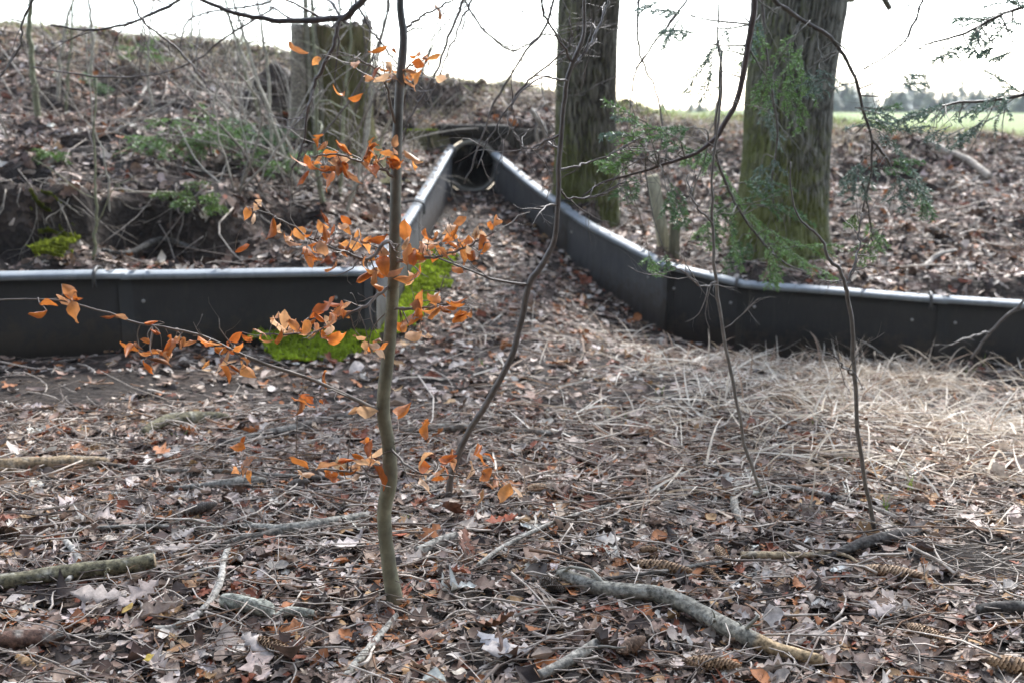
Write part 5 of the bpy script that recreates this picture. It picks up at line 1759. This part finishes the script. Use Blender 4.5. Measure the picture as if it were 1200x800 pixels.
fallen('fallen_branch', [(865, 570, 7), (860, 590, 9), (862, 605, 10), (868, 616, 8)], 'short hollow grey stick near the foot of the thin grey stem', 'branch', (.28, .25, .2), 315, 0.2, 0.4, 0)
fallen('fallen_branch', [(490, 655, 13), (512, 645, 13), (535, 634, 10)], 'stubby grey stick right of the foot of the beech sapling', 'branch', (.27, .25, .21), 316, 0.25, 0.4, 0)
fallen('fallen_branch', [(180, 580, 4), (225, 575, 7), (260, 575, 12), (290, 572, 14), (312, 570, 8)], 'lumpy grey branch end behind the two small cones', 'branch', (.2, .185, .155), 317, 0.3, 0.4, 0)
fallen('fallen_branch', [(110, 548, 4), (180, 556, 5), (262, 558, 6), (330, 563, 6), (400, 566, 5), (440, 568, 3)], 'long thin dark stick running level behind the sapling foot', 'branch', (.11, .09, .07), 318, 0.2, 0.9, 2)
fallen('fallen_branch', [(268, 646, 7), (262, 665, 8), (258, 690, 8), (240, 720, 9), (205, 740, 7), (180, 745, 5)], 'crooked pale stick running towards the curled bark piece', 'branch', (.36, .33, .28), 319, 0.2, 0.6, 1)
fallen('fallen_branch', [(78, 640, 7), (90, 655, 8), (92, 670, 7), (80, 690, 6)], 'bleached crooked stick beside the big pale leaves', 'branch', (.38, .35, .3), 320, 0.2, 0.7, 1)
fallen('fallen_branch', [(405, 800, 9), (425, 775, 10), (438, 760, 9), (465, 730, 6)], 'grey forked stick before the foot of the beech sapling', 'branch', (.28, .26, .22), 321, 0.2, 0.5, 1)
fallen('fallen_branch', [(690, 690, 4), (745, 685, 5), (800, 676, 5), (845, 668, 4)], 'thin dark stick laid over the lichen covered branch', 'branch', (.10, .085, .07), 322, 0.2, 1.5, 1)
fallen('fallen_branch', [(560, 672, 5), (590, 650, 5), (640, 625, 5), (680, 610, 4), (720, 598, 3)], 'slim pale stick pointing at the needle patch', 'branch', (.33, .3, .25), 323, 0.2, 1.2, 1)
fallen('fallen_branch', [(860, 574, 5), (930, 578, 6), (985, 590, 6), (1030, 606, 5), (1060, 618, 3)], 'long pale stick between the two thin stems', 'branch', (.33, .29, .24), 324, 0.2, 1.0, 1)
fallen('fallen_branch', [(1085, 172, 7), (1110, 185, 8), (1135, 198, 8), (1160, 215, 8)], 'pale pole lying on the far right bank', 'branch', (.36, .31, .25), 325, 0.15, 0.8, 0, None, 8, 'log', True)
fallen('fallen_branch', [(1060, 335, 4), (1085, 318, 7), (1100, 305, 6), (1120, 298, 3)], 'pale forked stick on the slope above the black fence', 'branch', (.36, .32, .27), 326, 0.2, 0.8, 1, None, 7, 'log', True)
fallen('fallen_branch', [(105, 295, 4), (150, 303, 7), (190, 300, 9), (232, 296, 4)], 'dark stick on the bank just above the middle fence panel', 'branch', (.05, .042, .035), 327, 0.25, 0.6, 0, None, 8, 'log', True)
fallen('fallen_branch', [(138, 160, 3), (160, 130, 4), (175, 108, 4), (205, 95, 3)], 'bleached stick leaning up the left slope', 'branch', (.36, .33, .28), 328, 0.15, 1.5, 1, None, 6, 'log', True)

# ------------------------------------------------------------------ spruce cones
def make_cone(op, cc, sd):
    random.seed(sd)
    L, Rm = 1.0, 0.155
    mb = MB()
    n = 26
    x = np.linspace(0, 1, n)
    prof = Rm * np.clip(np.sin(np.clip(x * 0.93 + 0.07, 0, 1) * math.pi) ** 0.55, 0.1, 1) * (1 - 0.25 * x)
    v, q, t = tube_geo(np.c_[x - .5, x * 0, x * 0], prof * 0.78, 14)
    mb.add(v, q, t, (.10, .06, .035))
    turns, per = 20, 9
    for k in range(turns * per):
        f = k / (turns * per)
        r = np.interp(f, x, prof)
        a = k * 2.39996
        d = np.array([0, math.cos(a), math.sin(a)])
        s = np.array([0, -math.sin(a), math.cos(a)])
        b = np.array([f - .5, 0, 0])
        w = 0.055 * (r / Rm) + .012
        vv = np.array([b + d * r * .72 - s * w * .6, b + d * r * .72 + s * w * .6, b + d * r * (.96 + op) + s * w + [.035, 0, 0], b + d * r * (1.0 + op * 1.8) + [.066 + random.uniform(-.012, .012), 0, 0], b + d * r * (.96 + op) - s * w + [.035, 0, 0]])
        if random.random() < .07: continue
        c = np.array(cc) * random.uniform(.65, 1.25)
        mb.add(vv, [[0, 1, 2, 4]], [[4, 2, 3]], np.array([c * .4, c * .4, c, c * 1.35, c]))
    o = mb.build('scales', M['cone'], None, False)
    st = MB()
    v, q, t = tube_geo([[-.5, 0, 0], [-.54, 0, .01], [-.57, .005, .015]], [.035, .03, .025], 6)
    st.add(v, q, t, (.16, .11, .07))
    s = st.build('stalk', M['twig'])
    return o, s


cone_kinds = []
for args in ((.04, (.36, .23, .13), 1), (.16, (.24, .155, .10), 2), (.0, (.5, .34, .21), 3), (.1, (.19, .16, .13), 4)):
    cs, ck = make_cone(*args)
    cone_kinds.append((cs.data, ck.data))
    bpy.data.objects.remove(cs)
    bpy.data.objects.remove(ck)
cones = [(1008, 677, 1082, 686, 17, 'tan cone lying level at the edge of the bare soil patch'), (1150, 788, 1240, 806, 24, 'large brown cone at the bottom corner below the black rotten branch'),
         (742, 672, 812, 682, 18, 'scaly brown cone just above the lichen covered branch'), (812, 658, 846, 690, 9, 'slim cone lying between the two scaly cones'),
         (838, 648, 856, 672, 15, 'pale upright cone left of the yellowish split stick'), (800, 786, 868, 792, 20, 'brown cone in front of the lichen covered branch'),
         (295, 762, 345, 778, 19, 'half hidden cone below the curled bark piece'), (214, 612, 256, 600, 15, 'brown cone lying above the long grey branch'),
         (336, 578, 364, 573, 14, 'small cone end-on beside the lumpy grey branch'), (725, 776, 756, 758, 18, 'dark open cone right of the short grey stick'),
         (616, 582, 640, 577, 13, 'small pale cone right of the dark crooked sapling'), (748, 652, 776, 653, 11, 'cone tip peeping from the needle patch'),
         (600, 610, 575, 620, 10, 'small dark cone beside the rusty leaves'), (1060, 742, 1110, 760, 16, 'grey weathered cone sunk in leaves below the tan cone'),
         (632, 690, 662, 702, 16, 'grey cone against the thin end of the lichen covered branch'), (0, 628, 28, 640, 14, 'dark cone at the left edge above the olive branch')]
for i, (a, b, c, d, w_, lab) in enumerate(cones):
    p, q_ = to_floor(a, b), to_floor(c, d)
    r = size_at(p, w_) / 2
    ax = q_ - p
    L = np.linalg.norm(ax)
    mid = (p + q_) / 2
    mid[2] = float(floor_z(mid[0], mid[1])) + r * 0.75 + 0.016
    root = thing('spruce_cone', mid, lab, 'cone', 'spruce cones lying in the litter')
    for nm, me in zip(('scales', 'stalk'), cone_kinds[2 if ('tan' in lab or 'pale' in lab) else 1 if 'dark' in lab else 3 if 'grey' in lab else 0]):
        o = bpy.data.objects.new(nm, me)
        C.objects.link(o)
        o.parent = root
    root.scale = (L * .92, r * .88 / .155, r * .88 / .155)
    root.rotation_euler = (random.uniform(0, 6), -math.asin(max(-1, min(1, ax[2] / L))), math.atan2(ax[1], ax[0]))

# ------------------------------------------------------------------ big single leaves that stand out
def big_leaf(px, py, ln, col, yaw, tilt, label, curl=0.4, tm=OAK):
    p = to_floor(px, py)
    p = p + [0, 0, 0.04]
    mb = MB()
    leaf_batch(mb, p[None], np.array([[0.05, -0.15, 1.0]]), np.array([yaw]), np.array([tilt]), np.array([size_at(p, ln)]), np.array([curl]), np.array([curl * .6]), np.array([col]), tm, int(px), 0.02)
    o = mb.build('oak_leaf', M['litter'], None, True, loc=p)
    m = o.modifiers.new('thickness', 'SOLIDIFY')
    m.thickness = 0.0008
    tag(o, label, 'leaf', 'single large leaves on the litter')


big_leaf(535, 612, 52, (.17, .075, .045), 1.2, .7, 'large russet oak leaf standing up behind the beech sapling foot')
big_leaf(545, 648, 48, (.18, .075, .045), 1.8, .8, 'second russet leaf propped below the upright one', .3)
big_leaf(590, 622, 40, (.24, .06, .025), .2, .2, 'rusty red leaf lying near the small dark cone')
big_leaf(208, 655, 44, (.36, .30, .255), .5, .15, 'pale oak leaf lying between olive branch and grey branch', .2)
big_leaf(125, 712, 70, (.37, .31, .265), .2, .15, 'big pale leaf under the olive barked branch', .2)
big_leaf(168, 708, 60, (.36, .29, .25), 1.0, .2, 'pale pinkish leaf beside the broken end of the olive branch', .3)
big_leaf(598, 778, 66, (.36, .32, .29), .3, .15, 'pale lobed leaf at the bottom beside the short grey stick', .2)
big_leaf(575, 768, 60, (.28, .27, .275), 2.2, .2, 'bluish grey leaf next to the pale lobed leaf', .2)
big_leaf(300, 770, 56, (.40, .35, .31), 2.5, .2, 'grey brown leaf beside the half hidden cone', .2)
big_leaf(205, 540, 34, (.34, .30, .26), 1.5, .2, 'pale leaf behind the end of the split log', .3)
big_leaf(580, 748, 50, (.2, .1, .06), 2.9, .5, 'dark russet leaf curling up before the needle patch', .9)
big_leaf(218, 638, 30, (.36, .31, .27), 0.8, .15, 'small pale leaf on the long grey branch', .3)
big_leaf(1035, 730, 40, (.36, .3, .27), 0.4, .2, 'grey brown leaf below the tan cone', .3)
big_leaf(152, 728, 20, (.34, .22, .05), 1.3, .3, 'yellow ochre leaf among the pale leaves', .4, BEECH)
big_leaf(176, 787, 17, (.42, .3, .05), 2.0, .3, 'bright yellow leaf at the bottom edge', .4, BEECH)
big_leaf(470, 640, 24, (.32, .08, .03), 0.4, .3, 'red brown leaf touching the beech sapling foot', .4, BEECH)

# hanging roots over the pipe wall and small right-bank details
rw = at(632, 170, 10.1)
root = thing('dangling_root', rw, 'pale dangling root hanging over the dark planks right of the pipe', 'root')
mb = MB()
p, r = px_path([(622, 128, 3.4), (632, 142, 3.6), (640, 158, 3.4), (636, 178, 3), (630, 192, 2.6), (634, 205, 2.4)], 10.05, 20, 0.01)
tube(mb, p, r * 1.6, 5, (.3, .27, .23))
p, r = px_path([(632, 142, 3), (628, 160, 3), (634, 182, 2.6), (626, 198, 2)], 10.05, 20, 0.01)
tube(mb, p, r * 1.5, 5, (.3, .27, .23))
mb.build('root_fibres', M['twig'], root)

# ------------------------------------------------------------------ conifers beyond the meadow and an unseen wood added behind the viewer to block sky light
def conifer_mesh(mb, base, h, r, rng, col, whorls=14, per=7, bluff=0.06):
    for k in range(whorls):
        f = k / whorls
        z = h * (0.08 + 0.9 * f)
        rr = r * (1 - f) ** 0.85 + 0.03 * r
        for j in range(per):
            a = j * 2 * math.pi / per + k * 0.9 + rng.normal(0, .25)
            L = rr * rng.uniform(.7, 1.2)
            d = np.array([math.cos(a), math.sin(a), 0])
            s = np.array([-math.sin(a), math.cos(a), 0])
            p = base + [0, 0, z]
            w = L * rng.uniform(.28, .42)
            dz = -L * rng.uniform(.15, .5)
            V = [p - s * w * .3, p + s * w * .3, p + d * L * .55 + s * w + [0, 0, dz * .4], p + d * L * .5 - s * w + [0, 0, dz * .5], p + d * L * .85 + s * w * .5 + [0, 0, dz * .9], p + d * L * .8 - s * w * .55 + [0, 0, dz], p + d * L + [0, 0, dz * .8]]
            c = np.asarray(col) * rng.normal(1, .2)
            mb.add(V, [[0, 1, 2, 3], [3, 2, 4, 5]], [[5, 4, 6]], c)


rt = np.random.default_rng(17)
protos = []
for k in range(4):
    root = thing('meadow_conifer', (0, 0, 0), 'hazy young conifer at the far edge of the meadow', 'tree', 'young conifers along the far meadow edge')
    mb = MB()
    tube(mb, [[0, 0, -.2], [0, 0, 2.2], [0, 0, 4.3]], [.09, .06, .02], 6, (.1, .08, .06))
    mb.build('trunk', M['twig'], root)
    mb = MB()
    conifer_mesh(mb, np.zeros(3), 4.6, 1.3 + .2 * k, rt, (.15, .19, .12), 16, 7)
    mb.build('crown', M['needle'], root)
    protos.append(root)
spots = []
for k in range(190):
    px = rt.uniform(960, 1420) if k < 176 else rt.uniform(735, 870)
    Yt = rt.uniform(110, 180)
    spots.append((px, Yt, rt.uniform(.45, .9) * (1.6 if k % 7 == 0 else 1) if k < 176 else rt.uniform(.25, .4)))
for i, (px, Yt, s) in enumerate(spots):
    o = protos[i] if i < 4 else copy_tree(protos[i % 4])
    p = at(px, 130, Yt)
    o.location = (p[0], Yt, float(bank_z(p[0], Yt)) - 0.05)
    o.scale = (s * rt.uniform(.9, 1.6), s * rt.uniform(.9, 1.6), s)
    o.rotation_euler = (0, 0, rt.uniform(0, 6.28))

mb = MB()  # unseen trees added to keep sky light off the fence fronts
for k in range(46):
    a = rt.uniform(math.radians(196), math.radians(344))
    d = rt.uniform(3.5, 17)
    x, y = d * math.cos(a) * 1.35, d * math.sin(a) - 1.0
    h = rt.uniform(12, 20)
    tube(mb, [[x, y, -.3], [x, y, h * .5], [x, y, h * .97]], [.24, .15, .03], 8, (.1, .075, .055), 0, 0)
    conifer_mesh(mb, np.array([x, y, 1.2]), h - 1.2, rt.uniform(2.0, 3.0), rt, (.035, .06, .025), 34, 9)
tag(mb.build('sky_blocking_spruces', M['needle'], None, False), 'dense unseen spruce wood added behind the viewer to block sky light', 'wood', kind='stuff')

# ------------------------------------------------------------------ light, sky, camera
SUN_EL, SUN_AZ = R(42), R(18)       # bright overcast, the sun veiled behind the embankment and a little to the east
w = bpy.data.worlds.new('World')
sc.world = w
w.use_nodes = True
nt = w.node_tree
bg = nt.nodes['Background']
sky = nt.nodes.new('ShaderNodeTexSky')
sky.sky_type = 'NISHITA'
sky.sun_disc = False
sky.sun_elevation = SUN_EL
sky.sun_rotation = SUN_AZ
sky.air_density, sky.dust_density, sky.ozone_density = 1.0, 0.8, 1.5
hs = nt.nodes.new('ShaderNodeHueSaturation')     # veil of cloud: less blue than a clear sky
hs.inputs['Saturation'].default_value = 0.6
nt.links.new(sky.outputs[0], hs.inputs['Color'])
nt.links.new(hs.outputs[0], bg.inputs['Color'])
bg.inputs['Strength'].default_value = 0.12
sun = bpy.data.lights.new('sun', 'SUN')
sun.energy, sun.angle, sun.color = 1.5, R(11), (1.0, 0.98, 0.955)
so = bpy.data.objects.new('sun', sun)
C.objects.link(so)
dv = Vector((math.sin(SUN_AZ) * math.cos(SUN_EL), math.cos(SUN_AZ) * math.cos(SUN_EL), math.sin(SUN_EL)))
so.rotation_euler = dv.to_track_quat('Z', 'Y').to_euler()
so.location = dv * 30

# the air: one closed box of thin haze
mh = bpy.data.materials.new('haze_air')
mh.use_nodes = True
mh.node_tree.nodes.remove(mh.node_tree.nodes['Principled BSDF'])
pv = mh.node_tree.nodes.new('ShaderNodeVolumePrincipled')
pv.inputs['Color'].default_value = (0.9, 0.94, 1, 1)
pv.inputs['Density'].default_value = 0.0008
mh.node_tree.links.new(pv.outputs[0], mh.node_tree.nodes['Material Output'].inputs['Volume'])
mb = MB()
v = np.array([[x, y, zz] for zz in (-2.5, 23) for x, y in ((-215, -75), (215, -75), (215, 215), (-215, 215))], float)
mb.add(v, [[0, 3, 2, 1], [4, 5, 6, 7], [0, 1, 5, 4], [1, 2, 6, 5], [2, 3, 7, 6], [3, 0, 4, 7]])
tag(mb.build('haze', mh, None, False), 'thin pale haze over the meadow', 'haze', kind='stuff')

cam = bpy.data.cameras.new('camera')
co = bpy.data.objects.new('camera', cam)
C.objects.link(co)
co.location = (0, 0, CAMZ)
co.rotation_euler = (R(90) - PITCH, 0, 0)
cam.sensor_width = 36
cam.lens = 36 * FPX / 1200
cam.clip_start, cam.clip_end = 0.05, 2000
cam.dof.use_dof = True
cam.dof.focus_distance = 2.85
cam.dof.aperture_fstop = 3.0
sc.camera = co
sc.view_settings.view_transform = 'Standard'
sc.view_settings.look = 'None'
sc.view_settings.gamma = 1
sc.view_settings.use_curve_mapping = False
sc.view_settings.exposure = 2.45
sc.cycles.use_denoising = True
sc.cycles.max_bounces = 6
sc.cycles.diffuse_bounces = 3
sc.cycles.use_adaptive_sampling = False
